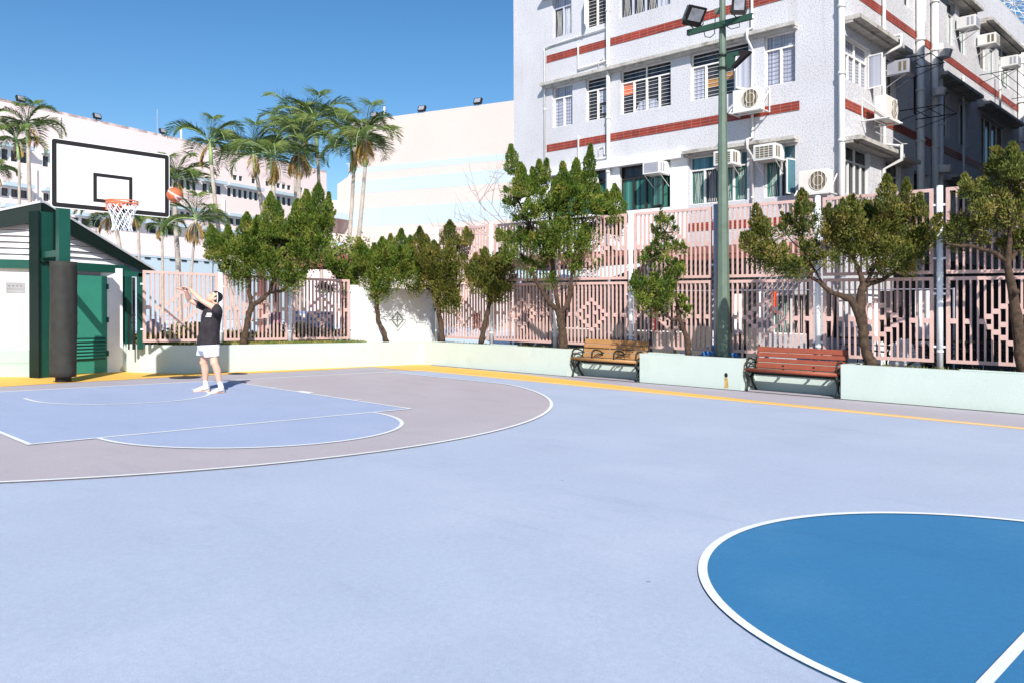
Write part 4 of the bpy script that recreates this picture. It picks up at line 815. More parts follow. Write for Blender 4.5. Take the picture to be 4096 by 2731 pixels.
# tarps lying on the ground behind the fence
def mound(x,y,rx,ry,h,m,label,name='covered_pile',cat='pile'):
    b=MB(); n,k=16,6; V=[(x,y,h)]; r=random.Random(int(x*10+y*7))
    for j in range(1,k+1):
        for i in range(n): a=2*math.pi*i/n; q=j/k; V.append((x+rx*q*math.cos(a)*(1+.12*r.uniform(-1,1)),y+ry*q*math.sin(a)*(1+.12*r.uniform(-1,1)),max(0,h*(1-q**2.2)+r.uniform(-.06,.06)*(q<1))*(q<1)))
    Fs=[(0,1+i,1+(i+1)%n) for i in range(n)]
    for j in range(k-1):
        for i in range(n): a=1+j*n+i; c=1+j*n+(i+1)%n; Fs.append((a,a+n,c+n,c))
    b.add(V,Fs); root_mesh(b,name,m,label,cat,(x,y,0))
mound(11.3,-5.5,.5,.8,.75,'bluetarp','blue tarpaulin over a pile left of the lamp post behind the fence'); mound(11.2,-4.7,.3,.4,.6,'whitecloth','white sack beside the blue tarpaulin pile','white_sack','sack')
mound(11.1,-7.7,.4,.5,.72,'bluetarp','blue tarpaulin right of the lamp post behind the fence'); mound(11.3,-9.4,.35,.4,1.0,'whitecloth','pale cover draped over a scooter behind the wide juniper','covered_scooter','scooter')
def bicycle(x,y,a,label):
    t=thing('bicycle',label,'bicycle',(x,y,0),'bicycles behind the fence'); c,s=math.cos(a),math.sin(a); P=lambda l,z,o=0:(x+l*c-o*s,y+l*s+o*c,z)
    for l in (-.5,.5):
        b=MB(); b.tube([P(l+.31*math.cos(q),.33+.31*math.sin(q)) for q in np.linspace(0,2*math.pi,25)],.018,5,False); w_=b.build('wheel','black',t)
        b=MB(); 
        for q in range(8): b.tube([P(l,.33),P(l+.3*math.cos(q*.785),.33+.3*math.sin(q*.785))],.003,3,False)
        b.build('spokes','gpost',w_)
    b=MB(); 
    for p,q in (((-.5,.33),(-.12,.3)),((-.12,.3),(.32,.72)),((-.12,.3),(-.22,.8)),((-.22,.75),(.34,.78)),((.5,.33),(.32,.95)),((-.5,.33),(-.2,.72))): b.tube([P(*p),P(*q)],.016,6)
    b.build('bike_frame','iron',t); b=MB(); b.tube([P(.28,.98,-.27),P(.34,1.0,-.12),P(.34,1.0,.12),P(.28,.98,.27)],.014,6); b.build('handlebar','iron',t)
    b=MB(); b.ball(P(-.24,.84),(.13,.07,.04)); b.build('saddle','black',t,True)
    b=MB(); 
    for k in range(4): b.tube([P(.42,.72+k*.07,-.14),P(.68,.72+k*.07,-.14),P(.68,.72+k*.07,.14),P(.42,.72+k*.07,.14),P(.42,.72+k*.07,-.14)],.005,4,False)
    b.build('basket','gpost',t)
bicycle(11.2,-10.25,R_(100),'bicycle with a wire basket behind the fence right of the wide juniper trunk'); bicycle(11.5,-8.85,R_(80),'bicycle half hidden by the back of the red bench')
# ---------------------------------------------------------------- neighbour block that throws the shade over the right facade
t=thing('neighbour_block','tall dark grey block across the alley just outside the right of the frame','building',(20,-16,0))
b=MB(); fx=18.1-5.7*math.sin(SAZ); fy=YC-5.7*math.cos(SAZ); ht=8.95+5.7*math.tan(SEL)
frN=lambda a,d,z:(fx-d,fy-a,z); wN=[(1.2+k*2.6,2.6+k*2.6,1.2+j*2.9,2.5+j*2.9) for k in range(4) for j in range(4)]
wall_open(b,frN,0,12,0,ht,wN,.16); b.box(fx+.17,fx+26,fy-12,fy,0,ht-.001); b.build('wall','dark_grey',t)  # walls kept dark to limit bounced light on the shaded facade
for o in wN: window(frN,(*o,'white_dark',2,0),'Y',t)
# ---------------------------------------------------------------- school beyond
P0=dep(0,1213,68.); P0[2]=0; dL=np.array([math.sin(R_(75.5)),math.cos(R_(75.5)),0]); nL=np.array([dL[1],-dL[0],0])
frS=lambda a,d,z: tuple(P0+dL*a+nL*d+np.array([0,0,z]))
sch=thing('school_building','long pink school building with rows of small windows behind the palms','building',tuple(P0))
sw=[]
def row(t0,t1,n,z0,z1,gap=.16):
    w_=(t1-t0-gap*(n-1))/n
    for i in range(n): sw.append((t0+i*(w_+gap),t0+i*(w_+gap)+w_,z0,z1))
for t0,t1,n in ((-8,-4.5,5),(-3.6,-.5,4),(.1,2.25,3),(3.55,5.7,3),(6.6,10,5),(11,14.5,5),(15.4,19.6,6),(20.3,22.8,3),(23.55,27.9,6),(29.9,33.0,4),(33.8,35.2,2),(36,38,2)): row(t0,t1,n,13.32,14.25)
for t0,t1,n in ((-8,-4.5,5),(-3.6,-.5,4),(.1,2.3,3),(3.6,5.7,3),(6.6,10,5),(11,14.5,5),(15.4,19.6,6),(20.3,22.6,3),(23.5,25.7,2),(27,32,6)): row(t0,t1,n,10.33,11.0)
for t0,t1,n in ((-8,-4,4),(.1,4,4),(6,9,3),(10.0,12.7,4),(14,17,3),(18.4,20.8,3),(23.5,25.9,2),(28,33,5)): row(t0,t1,n,8.5,9.2)
for t0,t1,n in ((24.4,25.75,2),(26.95,27.6,1),(29,33,5),(34,36,2)): row(t0,t1,n,15.2,15.75)
b=MB(); wall_open(b,frS,-30,39,6.3,18.4,sw,.2); b.fbox(frS,-30,39,-14,-.21,6.3,18.39); b.fbox(frS,-30,39,-.21,0,18.15,18.401); b.build('wall','pink',sch)
b=MB(); b.fbox(frS,-30,21.6,-14,-.02,0,6.3); b.fbox(frS,21.6,39,-14,-.3,0,6.3); b.fbox(frS,-30,21.6,-.02,.04,6.12,6.28); b.build('ground_storey','mblue',sch)
b=MB(); 
for o in sw: b.fbox(frS,o[0]+.06,o[1]-.06,-.19,-.17,o[2]+.05,o[3]-.05)
b=MB()
for o in sw[:100]:
    q=MB(); q.fbox(frS,o[0]+.0,o[1]-.0,-.19,-.17,o[2],o[3]); q.build('window','darkpaneX',sch)
q=MB()
for o in sw[100:]: q.fbox(frS,o[0]+.0,o[1]-.0,-.19,-.17,o[2],o[3])
if q.v: tag(q.build('remaining_window','darkpaneX',sch),kind='stuff')
b=MB()
for o in sw: b.fbox(frS,o[0]-.05,o[0]+.03,-.16,.02,o[2]-.05,o[3]+.02); b.fbox(frS,o[1]-.03,o[1]+.05,-.16,.02,o[2]-.05,o[3]+.02)
tag(b.build('window_frame','white',sch),kind='stuff')
for z in (14.4,11.15,9.35): 
    for t0,t1 in ((-8.2,-.3),(0,2.5),(3.4,5.9),(6.4,19.8),(20.1,23.0),(23.3,28.2),(29.6,33.3)):
        m=MB(); m.fbox(frS,t0,t1,.001,.75,z,z+.14); m.fbox(frS,t0,t1,.70,.78,z-.001,z+.32); m.build('sunshade','mblue',sch)
b=MB(); b.tube([frS(2.98,.1,6.3),frS(2.98,.1,13)],.08,6); b.tube([frS(23.1,.1,6.3),frS(23.1,.1,13)],.08,6); b.tube([frS(5.1,.1,6.3),frS(5.1,.1,18)],.05,6); b.build('drain_pipe','pipe',sch)
b=MB()
for k in range(8): b.fbox(frS,10.7+k*1.4,11.35+k*1.4,.041,.05,5.92,6.08)
b.build('vent_slot','dark',sch)
# light band of the court wall in front of the ground storey
# connecting wing with corridors
# mural block
PM=dep(2055,1245,66.); PM[2]=0; dM=np.array([math.sin(R_(-14.5)),math.cos(R_(-14.5)),0]); nM=np.array([-dM[1],dM[0],0])
frM=lambda a,d,z: tuple(PM+dM*a+nM*d+np.array([0,0,z]))
mur=thing('mural_building','windowless pink wall with pale blue stripes beside the grey block','building',tuple(PM))
b=MB(); b.fbox(frM,-22,16.9,-20,0,0,18.35); b.build('wall','mpink',mur)
b=MB()
for z0,z1 in ((13.62,14.14),(11.78,12.93),(8.8,10.42)): b.fbox(frM,-22,16.89,.001,.012,z0,z1)
b.build('blue_stripes','mblue',mur)
b=MB(); b.ext(frM,[(16.91,0),(18.62,0),(18.62,12.79),(16.91,13.6)],-8,0); b.build('stair_block','mpink',mur)
PW=np.array(frM(16.95,.6,0)); plw=lambda u,v: pl(u,v,nL,nL@PW)
aw=lambda u: float((plw(u,1000)-PW)@dL); zw=lambda v,u=1360: float(plw(u,v)[2])
frW=lambda a,d,z: tuple(PW+dL*a+nL*d+np.array([0,0,z])); wl0,wl1=aw(1270),aw(1412)
wing=thing('school_wing','school wing with open corridors and blue doors between the pink blocks','building',frW(wl0,0,0))
b=MB(); b.fbox(frW,wl0,wl1,-2.2,-1.6,0,zw(806)); b.fbox(frW,wl0,wl1,-1.6,0,zw(851),zw(806)); b.fbox(frW,wl0,wl1,-1.6,0,zw(991),zw(937)); b.fbox(frW,wl0,wl1,-1.6,0,0,zw(1058)); b.build('wall','pink',wing)
b=MB(); b.fbox(frW,wl0-.01,wl1,.001,.15,zw(877),zw(852)); b.fbox(frW,wl0-.01,wl1,.001,.06,zw(991),zw(971)); b.build('parapet_band','mblue',wing)
for v0,v1,v2,v3 in ((937,910,902,885),(1056,1030,1019,1003)):
    for u0,u1,mm,nm in ((1309,1324,'dark','window'),(1326,1340,'dark','window'),(1356,1381,'stripe_blue','door')): q=MB(); q.fbox(frW,aw(u0),aw(u1),-1.59,-1.55,zw(v0),zw(v1)); q.build(nm,mm,wing)
    for k in range(6): q=MB(); q.fbox(frW,aw(1308+k*12),aw(1317+k*12),-1.59,-1.55,zw(v2),zw(v3)); q.build('upper_window','dark',wing)
b=MB(); b.tube([frM(17.1,.1,9),frM(17.1,.1,14.6)],.05,5); b.tube([frM(17.1,.1,14.55),frM(17.5,.1,14.55)],.03,5); b.build('antenna','pipe',mur)
b=MB(); b.tube([frM(13.37,-.3,18.3),frM(13.37,-.3,19.4)],.09,8); root_mesh(b,'roof_pole','white','short white pole on the roof edge of the mural building','pole',frM(13.37,-.3,18.35))
b=MB(); b.tube([frS(18.0,-.3,18.4),frS(18.0,-.3,19.6)],.09,8); root_mesh(b,'roof_pole','white','short white pole on the roof edge of the long school building','pole',frS(18,-.3,18.4))
b=MB(); b.tube([frS(17.2,-3,18.4),frS(17.2,-3,21.6)],.03,5); b.tube([frS(16.9,-3,20.6),frS(17.5,-3,20.6)],.02,4); b.tube([frS(17.0,-3,20.1),frS(17.4,-3,20.1)],.02,4); root_mesh(b,'roof_antenna','gpost','thin television antenna on the roof of the long school building','antenna',frS(17.2,-3,18.4))
def roof_light(fr,a,z,label):
    t=thing('roof_floodlight',label,'floodlight',fr(a,0,z),'floodlights along the school roofs'); fb=lambda q,d,zz: fr(a+q,d*.9-zz*.35,z+.32+zz*.94+d*.35)
    b=MB(); b.fbox(fb,-.36,.36,-.12,.12,-.24,.24); b.build('lamp_housing','black',t); b=MB(); b.fbox(fb,-.28,.28,.121,.13,-.17,.19); b.build('lamp_glass','lens',t)
    b=MB(); b.tube([fr(a,-.1,z),fr(a,0,z+.2)],.04,5); b.build('bracket','iron',t)
roof_light(frS,1.72,18.4,'leftmost roof floodlight, above the palm left of the backboard'); roof_light(frS,8.63,18.4,'roof floodlight above the left half of the backboard'); roof_light(frS,15.6,18.4,'roof floodlight above the right end of the backboard')
roof_light(frM,9.04,18.35,'left roof floodlight above the mural wall'); roof_light(frM,3.35,18.35,'right roof floodlight above the mural wall, next to the grey block'); roof_light(frM,14.3,18.35,'roof floodlight half hidden behind the rightmost palm crown')
# lattice mast
def mast():
    B=dep(4062,1200,70.); B[2]=0; b=MB(); x,y=B[0],B[1]; zt=33
    cs=[(x-1.0,y-1.0),(x+1.0,y-1.0),(x+1.0,y+1.0),(x-1.0,y+1.0)]
    for c in cs: b.tube([(c[0],c[1],0),(c[0],c[1],zt)],.05,4)
    for k in range(20,33):
        for i in range(4): c,d=cs[i],cs[(i+1)%4]; b.tube([(*c,k),(*d,k+1)],.03,3,False); b.tube([(*d,k),(*c,k+1)],.03,3,False); b.tube([(*c,k),(*d,k)],.03,3,False)
    cc=dep(4052,12,70.); 
    for q in range(14): a=q*math.pi/7; e=cc+rt*math.cos(a)*1.7+upv*math.sin(a)*1.7; b.tube([cc,e],.025,3,False)
    b.tube([cc+rt*math.cos(a)*1.7+upv*math.sin(a)*1.7 for a in np.linspace(0,6.283,15)],.025,3,False)
    root_mesh(b,'lattice_mast','white','white lattice mast rising behind the roof in the top right corner','mast',(x,y,0))
mast()
# ---------------------------------------------------------------- shed
SA=np.array([.10,2.86,0]); uR=np.array([.941,.337,0]); uL=np.array([-.825,.565,0])
frA=frame(SA,uR,(uR[1],-uR[0],0)); frB=frame(SA,uL,(-uL[1],uL[0],0))   # outward to the court in both
shed=thing('utility_shed','white and mint utility shed with dark green gable frame behind the hoop','shed',(.1,3,0))
RZ=lambda s: 3.42-.455*s
RL=lambda s: 3.42-.27*s
b=MB(); b.fbox(frA,0,1.86,-.12,0,.52,2.2); b.build('right_wall','shade_wall',shed); b=MB(); b.fbox(frA,0,1.88,-.12,.012,-.02,.52); b.build('right_plinth','mint2',shed)
b=MB(); b.fbox(frB,0,3.6,-.12,0,.52,2.2); b.build('left_wall','white_wall',shed); b=MB(); b.fbox(frB,0,3.6,-.12,.012,-.02,.26); b.fbox(frB,0,3.6,-.12,.010,.265,.52); b.build('left_plinth','mint2',shed)
b=MB(); b.box(SA[0]-.1,SA[0]+1.7,SA[1]+.45,SA[1]+3.4,0,2.2); b.box(SA[0]-2.9,SA[0]-.1,SA[1]+2.1,SA[1]+4,0,2.2); b.build('rear_wall','white_wall',shed)
b=MB(); b.fbox(frA,.10,1.45,.013,.05,.02,2.02); 
d_=b.build('door','door_green',shed); b=MB(); b.fbox(frA,.55,1.40,.052,.065,.28,.74); d2=b.build('door_louvre_panel','green',d_)
b=MB()
for k in range(6): z=.32+k*.068; b.hexa([frA(.58,.066,z+.028),frA(1.37,.066,z+.028),frA(1.37,.095,z),frA(.58,.095,z),frA(.58,.066,z+.04),frA(1.37,.066,z+.04),frA(1.37,.095,z+.012),frA(.58,.095,z+.012)])
b.build('louvre_blades','door_green',d_)
b=MB()
for z in (.35,1.05,1.75): b.fbox(frA,1.43,1.47,.05,.075,z,z+.11)
b.build('hinges','green',d_)
b=MB(); b.tube([frA(.55,.07,1.12),frA(.55,.11,1.12),frA(.66,.11,1.12)],.012,6); b.fbox(frA,.5,.6,.05,.07,1.0,1.25); b.tube([frA(.60,.09,1.05),frA(.62,.10,.92)],.03,8); b.build('door_latch_and_padlock','gpost',d_)
b=MB(); b.fbox(frB,1.02,1.95,.013,.05,.02,2.05); d_=b.build('door','ltblue_door',shed); b=MB(); b.tube([frB(1.08,.06,1.08),frB(1.08,.10,1.08),frB(.96,.10,1.08)],.012,6); b.build('door_handle','gpost',d_)
# eaves beams, posts
b=MB(); b.fbox(frA,.0,1.95,.0,.10,2.10,2.27); b.fbox(frB,.0,3.8,.0,.10,2.10,2.27); b.build('eaves_beam','green',shed)
c0=SA+np.array([-.02,-.16,0])
b=MB(); q=frame(c0,(.93,.37,0),(.37,-.93,0)); b.fbox(q,-.17,.17,-.10,.10,-.02,3.2); b.build('ridge_column','green',shed)
b=MB(); b.fbox(q,-.185,-.15,-.13,.13,-.02,3.2); b.fbox(q,.15,.185,-.13,.13,-.02,3.2) ; b.build('column_flange','shade_green',shed)  # near-black flanges carry the shaded side of the column
b=MB(); b.fbox(q,-.12,.14,-.10,.13,2.20,2.23); b.ext(q,[(.02,2.02),(.22,2.02),(.22,1.8)],.05,.08); b.build('column_bracket','shade_green',shed)
b=MB(); b.fbox(frA,1.86,2.0,.0,.14,.0,2.2); b.build('corner_post','green',shed)
b=MB(); b.tube([frA(1.8,.05,0),frA(1.86,.03,.2),frA(1.84,.01,.5),frA(1.78,0,.62)],[.14,.15,.13,.08],12); b.build('rounded_plinth_end','mint',shed,True)
# gables with louvre slats
def gable(fr,RF,smax,name):
    m=MB(); m2=MB(); z=2.27
    while z<RF(0)-.25:
        s1=min(smax,(RF(0)-.22-z)/((RF(0)-RF(1))))
        s1b=min(smax,(RF(0)-.22-z-.07)/((RF(0)-RF(1))))
        if s1b>.05: m.hexa([fr(0,-.02,z),fr(s1,-.02,z),fr(s1,.03,z-.0),fr(0,.03,z-.0),fr(0,-.05,z+.106),fr(s1b,-.05,z+.106),fr(s1b,-.04,z+.106),fr(0,-.04,z+.106)])
        z+=.118
    m.build(name,'louvre',shed)
    m2.ext(fr,[(0,2.27),(smax,2.27),(smax,max(2.28,RF(smax)-.25)),(0,RF(0)-.25)],-.12,-.07); m2.build(name+'_backing','dark_grey',shed)
gable(frA,RZ,1.9,'louvre_slats'); gable(frB,RL,3.4,'louvre_slats')
def roofside(fr,RF,smax,sgn,back):
    # barge board, and roof sheet running back
    m=MB(); m.ext(fr,[(-.06,RF(0)-.04),(smax,RF(smax)-.04),(smax-.25,RF(smax)-.10),(-.06,RF(0)-.40)],.10,.16); m.build('barge_board','shade_green',shed)
    m=MB(); P=[fr(-.05,.18,RF(0)),fr(smax+.05,.18,RF(smax+.05))]; V=[]
    for dz in (0,-.045):
        for p in (P[0],P[1],(P[1][0],P[1][1]+back,P[1][2]),(P[0][0],P[0][1]+back,P[0][2])): V.append((p[0],p[1],p[2]+dz))
    m.hexa(V[4:]+V[:4]); m.build('roof_sheet','roof',shed)
    m=MB(); P=[fr(-.05,.09,RF(0)-.05),fr(smax-.05,.09,RF(smax-.05)-.05)]; V=[]
    for dz in (0,-.12):
        for p in (P[0],P[1],(P[1][0],P[1][1]+.9,P[1][2]),(P[0][0],P[0][1]+.9,P[0][2])): V.append((p[0],p[1],p[2]+dz))
    m.hexa(V[4:]+V[:4]); m.build('soffit','shade_green',shed)
roofside(frA,RZ,2.55,1,3.5); roofside(frB,RL,3.7,-1,3.5)
b=MB(); b.fbox(frB,.28,.62,.002,.014,1.62,1.83); pq=b.build('name_plate','plaque',shed)
b=MB()
for k in range(4):
    a=.585-k*.07
    for r_ in range(2): b.fbox(frB,a-.035,a-.012+.004*r_,.0145,.016,1.745+r_*.016,1.753+r_*.016)
    b.fbox(frB,a-.028,a-.023,.0145,.016,1.738,1.775)
b.fbox(frB,.31,.60,.0145,.016,1.694,1.700); b.build('plate_lettering','ink',pq)
# green gate
t=thing('green_gate','dark green gate frame between the shed and the pink fence','gate',(1.8,3,.6)); ga_=frame((1.62,3.2,0),(.62,-.72,0))
b=MB(); P=[pl(u,1240,(0,1,0),2.75) for u in (518,561)]; x0,x1=P[0][0],P[1][0]
b.box(x1-.05,x1+.05,2.72,2.80,.5,2.10); b.box(x0-.1,x1+.05,2.72,2.80,2.02,2.12); b.build('gate_frame','green',t)
b=MB(); b.box(x1-.15,x1-.11,2.73,2.79,.5,2.0); b.box(x0+.03,x1-.1,2.74,2.78,1.2,1.23); b.box(x0+.03,x1-.1,2.74,2.78,1.05,1.07); b.box(x1-.24,x1-.22,2.74,2.78,.5,1.2); b.build('gate_bars','black',t)
# ---------------------------------------------------------------- hoop
HX,HY=.083,1.50
hoop=thing('basketball_hoop','basketball hoop with white backboard on a padded green pole','basketball hoop',(HX,HY,0))
b=MB(); b.box(HX-.095,HX+.095,HY-.095,HY+.095,0,3.62); b.build('pole','green',hoop)
b=MB(); b.tube([(HX,HY,0),(HX,HY,.10)],.135,20); b.build('base_ring','black',hoop)
b=MB(); rr=random.Random(4); pts=[]; n=28; V=[]; Z=np.linspace(.10,2.20,22)
for z in Z:
    for i in range(n):
        a=2*math.pi*i/n; r=.222+.008*math.sin(3*a+z*1.3)+.004*math.sin(9*a+z*3)+rr.uniform(-.002,.002); V.append((HX+r*math.cos(a),HY+r*math.sin(a),z))
Fs=[(j*n+i,j*n+(i+1)%n,(j+1)*n+(i+1)%n,(j+1)*n+i) for j in range(21) for i in range(n)]+[tuple(range(21*n,22*n)),tuple(reversed(range(n)))]
b.add(V,Fs); b.build('padding','mat_pad',hoop,True)
b=MB(); b.box(HX-.07,HX+.07,-1.10,HY-.08,3.42,3.58)
for sx in (-.55,.55): b.tube([(HX,HY-.1,3.5),(sx,-1.15,3.75)],.025,6); b.tube([(sx,-1.15,2.98),(sx,-1.15,3.85)],.03,6)
b.build('support_arm','green',hoop)
b=MB(); b.box(HX-.05,HX+.05,HY+.096,2.58,2.30,2.42); b.build('tie_beam','green',hoop)
bx0,bx1,by,bz0,bz1=-.905,.905,-1.2,2.895,3.955
def rrect(x0,x1,z0,z1,r,n=6):
    P=[]
    for cx,cz,a0 in ((x1-r,z1-r,0),(x0+r,z1-r,90),(x0+r,z0+r,180),(x1-r,z0+r,270)):
        P+=[(cx+r*math.cos(R_(a0+90*k/n)),cz+r*math.sin(R_(a0+90*k/n))) for k in range(n+1)]
    return P
frb=lambda a,d,z:(a,by-d,z)
b=MB(); b.ext(frb,rrect(bx0,bx1,bz0,bz1,.045),-.035,.0); bd=b.build('backboard','board',hoop)
def rframe(mb,x0,x1,z0,z1,wd,d0,d1,r=0.):
    o=rrect(x0,x1,z0,z1,max(r,.001)); i=rrect(x0+wd,x1-wd,z0+wd,z1-wd,.002); n=len(o)
    V=[frb(a,d1,z) for a,z in o]+[frb(a,d1,z) for a,z in i]; mb.add(V,[(k,(k+1)%n,n+(k+1)%n,n+k) for k in range(n)])
b=MB(); rframe(b,bx0+.012,bx1-.012,bz0+.012,bz1-.012,.068,0,.002,.04); rframe(b,-.30,.30,3.04,3.50,.055,0,.002); b.build('board_lines','black',bd)
b=MB(); b.ext(frb,[(-.12,2.93),(.12,2.93),(.12,3.10),(-.12,3.10)],.003,.02); b.ext(frb,[(-.10,3.02),(.10,3.02),(.10,3.05),(-.10,3.05)],.02,.16); b.ext(frb,[(-.09,2.93),(-.07,2.93),(-.07,3.05),(-.09,3.05)],.02,.12); b.ext(frb,[(.09,2.93),(.07,2.93),(.07,3.05),(.09,3.05)],.02,.12); b.build('rim_bracket','rim',hoop)
RC=np.array([0,-1.575,3.05]); b=MB()
for zz,r in ((0,.232),(-.045,.228)): b.tube([RC+[r*math.cos(a),r*math.sin(a),zz] for a in np.linspace(0,2*math.pi,41)],.010,8,False)
for k in range(12): a=k*math.pi/6; b.tube([RC+[.23*math.cos(a),.23*math.sin(a),0],RC+[.23*math.cos(a),.23*math.sin(a),-.045]],.006,5)
rim=b.build('rim','rim',hoop,True)
b=MB(); n=12; rad=[.225,.205,.175,.150,.138,.140]; zz=[-.03,-.12,-.20,-.28,-.36,-.43]
for j in range(5):
    for i in range(n):
        a0=(i+(j%2)*.5)*2*math.pi/n
        for sg in (-.5,.5):
            a1=a0+sg*2*math.pi/n; b.tube([RC+[rad[j]*math.cos(a0),rad[j]*math.sin(a0),zz[j]],RC+[rad[j+1]*math.cos(a1),rad[j+1]*math.sin(a1),zz[j+1]]],.0055,5,False)
for i in range(n): a=(i+.5)*2*math.pi/n; b.tube([RC+[.14*math.cos(a),.14*math.sin(a),-.42],RC+[.155*math.cos(a+.1),.155*math.sin(a+.1),-.47]],.007,5)
b.build('net','net',rim)
# ball in flight
bc=dep(698,781,13.3); n1=np.array([.15,-.75,.65]); n1/=np.linalg.norm(n1)
b=MB(); b.ball(bc,.121,None,64,40)
for i,f in enumerate(b.f):
    c=np.mean([b.v[k] for k in f],0)-bc; c/=np.linalg.norm(c)
    q=c@(-rt*.35+up*.93); s=c@(-fw); x=c@rt; y=c@up
    d1=y-(-.62*x+.12+.12*x*x); band1=abs(d1)<.11
    d2=abs(x-(.42+.25*y*y)); band2=d2<.085 and y<(-.62*x+.25)
    seam=abs(c@n1)<.022
    b.mi[i]=1 if (band1 or band2) else (2 if seam else 0)
M['orange_ball']=mat('ball_orange',(.62,.15,.06),rough=.6,fine=.35,fs=220,bmp=.2)
root_mesh(b,'basketball',['orange_ball','white','black'],'orange and white basketball in the air right of the backboard','ball',tuple(bc),None,True)
# ---------------------------------------------------------------- lamp post
LB=g(2893,1428,.58); lx_,ly_=LB[0],LB[1]
lamp=thing('floodlight_post','tall tapered grey green lamp post with a cross arm, rising from the planter','lamp post',(lx_,ly_,.55))
b=MB(); b.tube([(lx_,ly_,.52),(lx_,ly_,2.0),(lx_,ly_,4.5),(lx_,ly_,8.6)],[.145,.125,.095,.05],8); b.build('post_shaft','lamp_green',lamp)
b=MB(); b.tube([(lx_,ly_,.55),(lx_,ly_,.60)],.17,8); b.build('post_base','green',lamp)
aC=pl(2884,100,(1,0,0),lx_-.10); az=aC[2]; yA=pl(2752,134,(1,0,0),lx_-.1)[1]; yB=pl(3013,66,(1,0,0),lx_-.1)[1]
b=MB(); b.box(lx_-.15,lx_-.14,min(yA,yB),max(yA,yB),az-.055,az+.055); b.box(lx_-.14,lx_-.08,min(yA,yB),max(yA,yB),az+.045,az+.055); b.box(lx_-.14,lx_-.08,min(yA,yB),max(yA,yB),az-.055,az-.045)
b.build('cross_arm','bracket',lamp)
b=MB()
for s in (-.07,.07): b.tube([(lx_-.16,ly_+s,az),(lx_+.08,ly_+s,az)],.012,6)
b.tube([(lx_-.16,ly_-.1,az-.02),(lx_-.1,ly_-.25,az-.14),(lx_-.05,ly_-.40,az-.12),(lx_-.1,ly_-.42,az-.03)],.008,6)
b.tube([(lx_-.12,ly_+.35,az-.05),(lx_-.1,ly_+.33,az-.16),(lx_-.1,ly_+.22,az-.2),(lx_-.1,ly_+.12,az-.15),(lx_-.1,ly_+.10,az+.2),(lx_-.05,ly_+.05,az+.32)],.009,6)
b.build('cable','iron',lamp,True)
b=MB(); b.box(lx_-.03,lx_+.05,ly_+.06,ly_+.16,az+.28,az+.38); b.build('junction_box','lamp_green',lamp)
def flood(cu,cv,wd,h,dp,yaw,pit,label,mirror=False):
    C=pl(cu,cv,(1,0,0),lx_-.22); t=thing('floodlight',label,'floodlight',tuple(C),'floodlights on the lamp post'); 
    f=np.array([math.sin(yaw)*math.cos(pit),math.cos(yaw)*math.cos(pit),math.sin(pit)]); s=np.cross(f,upv); s/=np.linalg.norm(s); u_=np.cross(s,f)
    P=lambda a,d,z: tuple(C+s*a+f*d+u_*z)
    b=MB(); b.hexa([P(-wd/2,-.02,-h/2),P(wd/2,-.02,-h/2),P(wd/2,.03,-h/2),P(-wd/2,.03,-h/2),P(-wd/2,-.02,h/2),P(wd/2,-.02,h/2),P(wd/2,.03,h/2),P(-wd/2,.03,h/2)])
    hs=b.build('lamp_housing','black',t)
    b=MB(); k=.72; b.hexa([P(-wd/2*k,-dp,-h/2*k),P(wd/2*k,-dp,-h/2*k),P(wd/2*.96,-.021,-h/2*.96),P(-wd/2*.96,-.021,-h/2*.96),P(-wd/2*k,-dp,h/2*k),P(wd/2*k,-dp,h/2*k),P(wd/2*.96,-.021,h/2*.96),P(-wd/2*.96,-.021,h/2*.96)]); b.build('lamp_back','lamp_green',t)
    b=MB(); b.hexa([P(-wd*.36,.0305,-h*.22),P(wd*.36,.0305,-h*.22),P(wd*.36,.036,-h*.22),P(-wd*.36,.036,-h*.22),P(-wd*.36,.0305,h*.40),P(wd*.36,.0305,h*.40),P(wd*.36,.036,h*.40),P(-wd*.36,.036,h*.40)]); b.build('lamp_glass','lens',hs)
    b=MB(); base=np.array([lx_-.13,C[1],az+.055])
    for sg in (-1,1): q=C+s*sg*(wd/2+.02)-f*.02; b.tube([q,q*.4+np.array([q[0],q[1],base[2]])*.6,np.array([base[0],base[1]+(q[1]-C[1])*.8,base[2]])],.012,5)
    b.build('stirrup','iron',t)
flood(2778,66,.42,.40,.16,R_(200),R_(-38),'large floodlight tilted down on the left of the cross arm')
flood(2955,26,.27,.32,.12,R_(228),R_(-18),'smaller square floodlight on the right of the cross arm')
b=MB(); za=pl(2930,228,(1,0,0),lx_)[2]; b.fbox(frame((lx_,ly_,0),(0,-1,0)),-.11,.11,-.11,.11,za-.24,za-.22) if False else None
b.tube([(lx_,ly_,za+.05),(lx_,ly_,za+.075)],.115,16); b.tube([(lx_,ly_,za-.20),(lx_,ly_,za-.175)],.118,16); b.build('clamp_band','iron',lamp)
b=MB(); b.box(lx_-.03,lx_+.03,ly_-.42,ly_-.09,za+.0,za+.08); b.box(lx_-.03,lx_+.03,ly_-.26,ly_-.09,za-.22,za+.0); b.build('side_bracket','bracket',lamp)
b=MB(); fr=frame((lx_,ly_,0),(0,-1,0)); b.ext(fr,[(.38,za+.10),(.62,za+.02),(.60,za-.01),(.25,za-.24),(.22,za-.20),(.42,za-.02)],-.05,.05); b.build('small_lamp_hood','black',lamp)
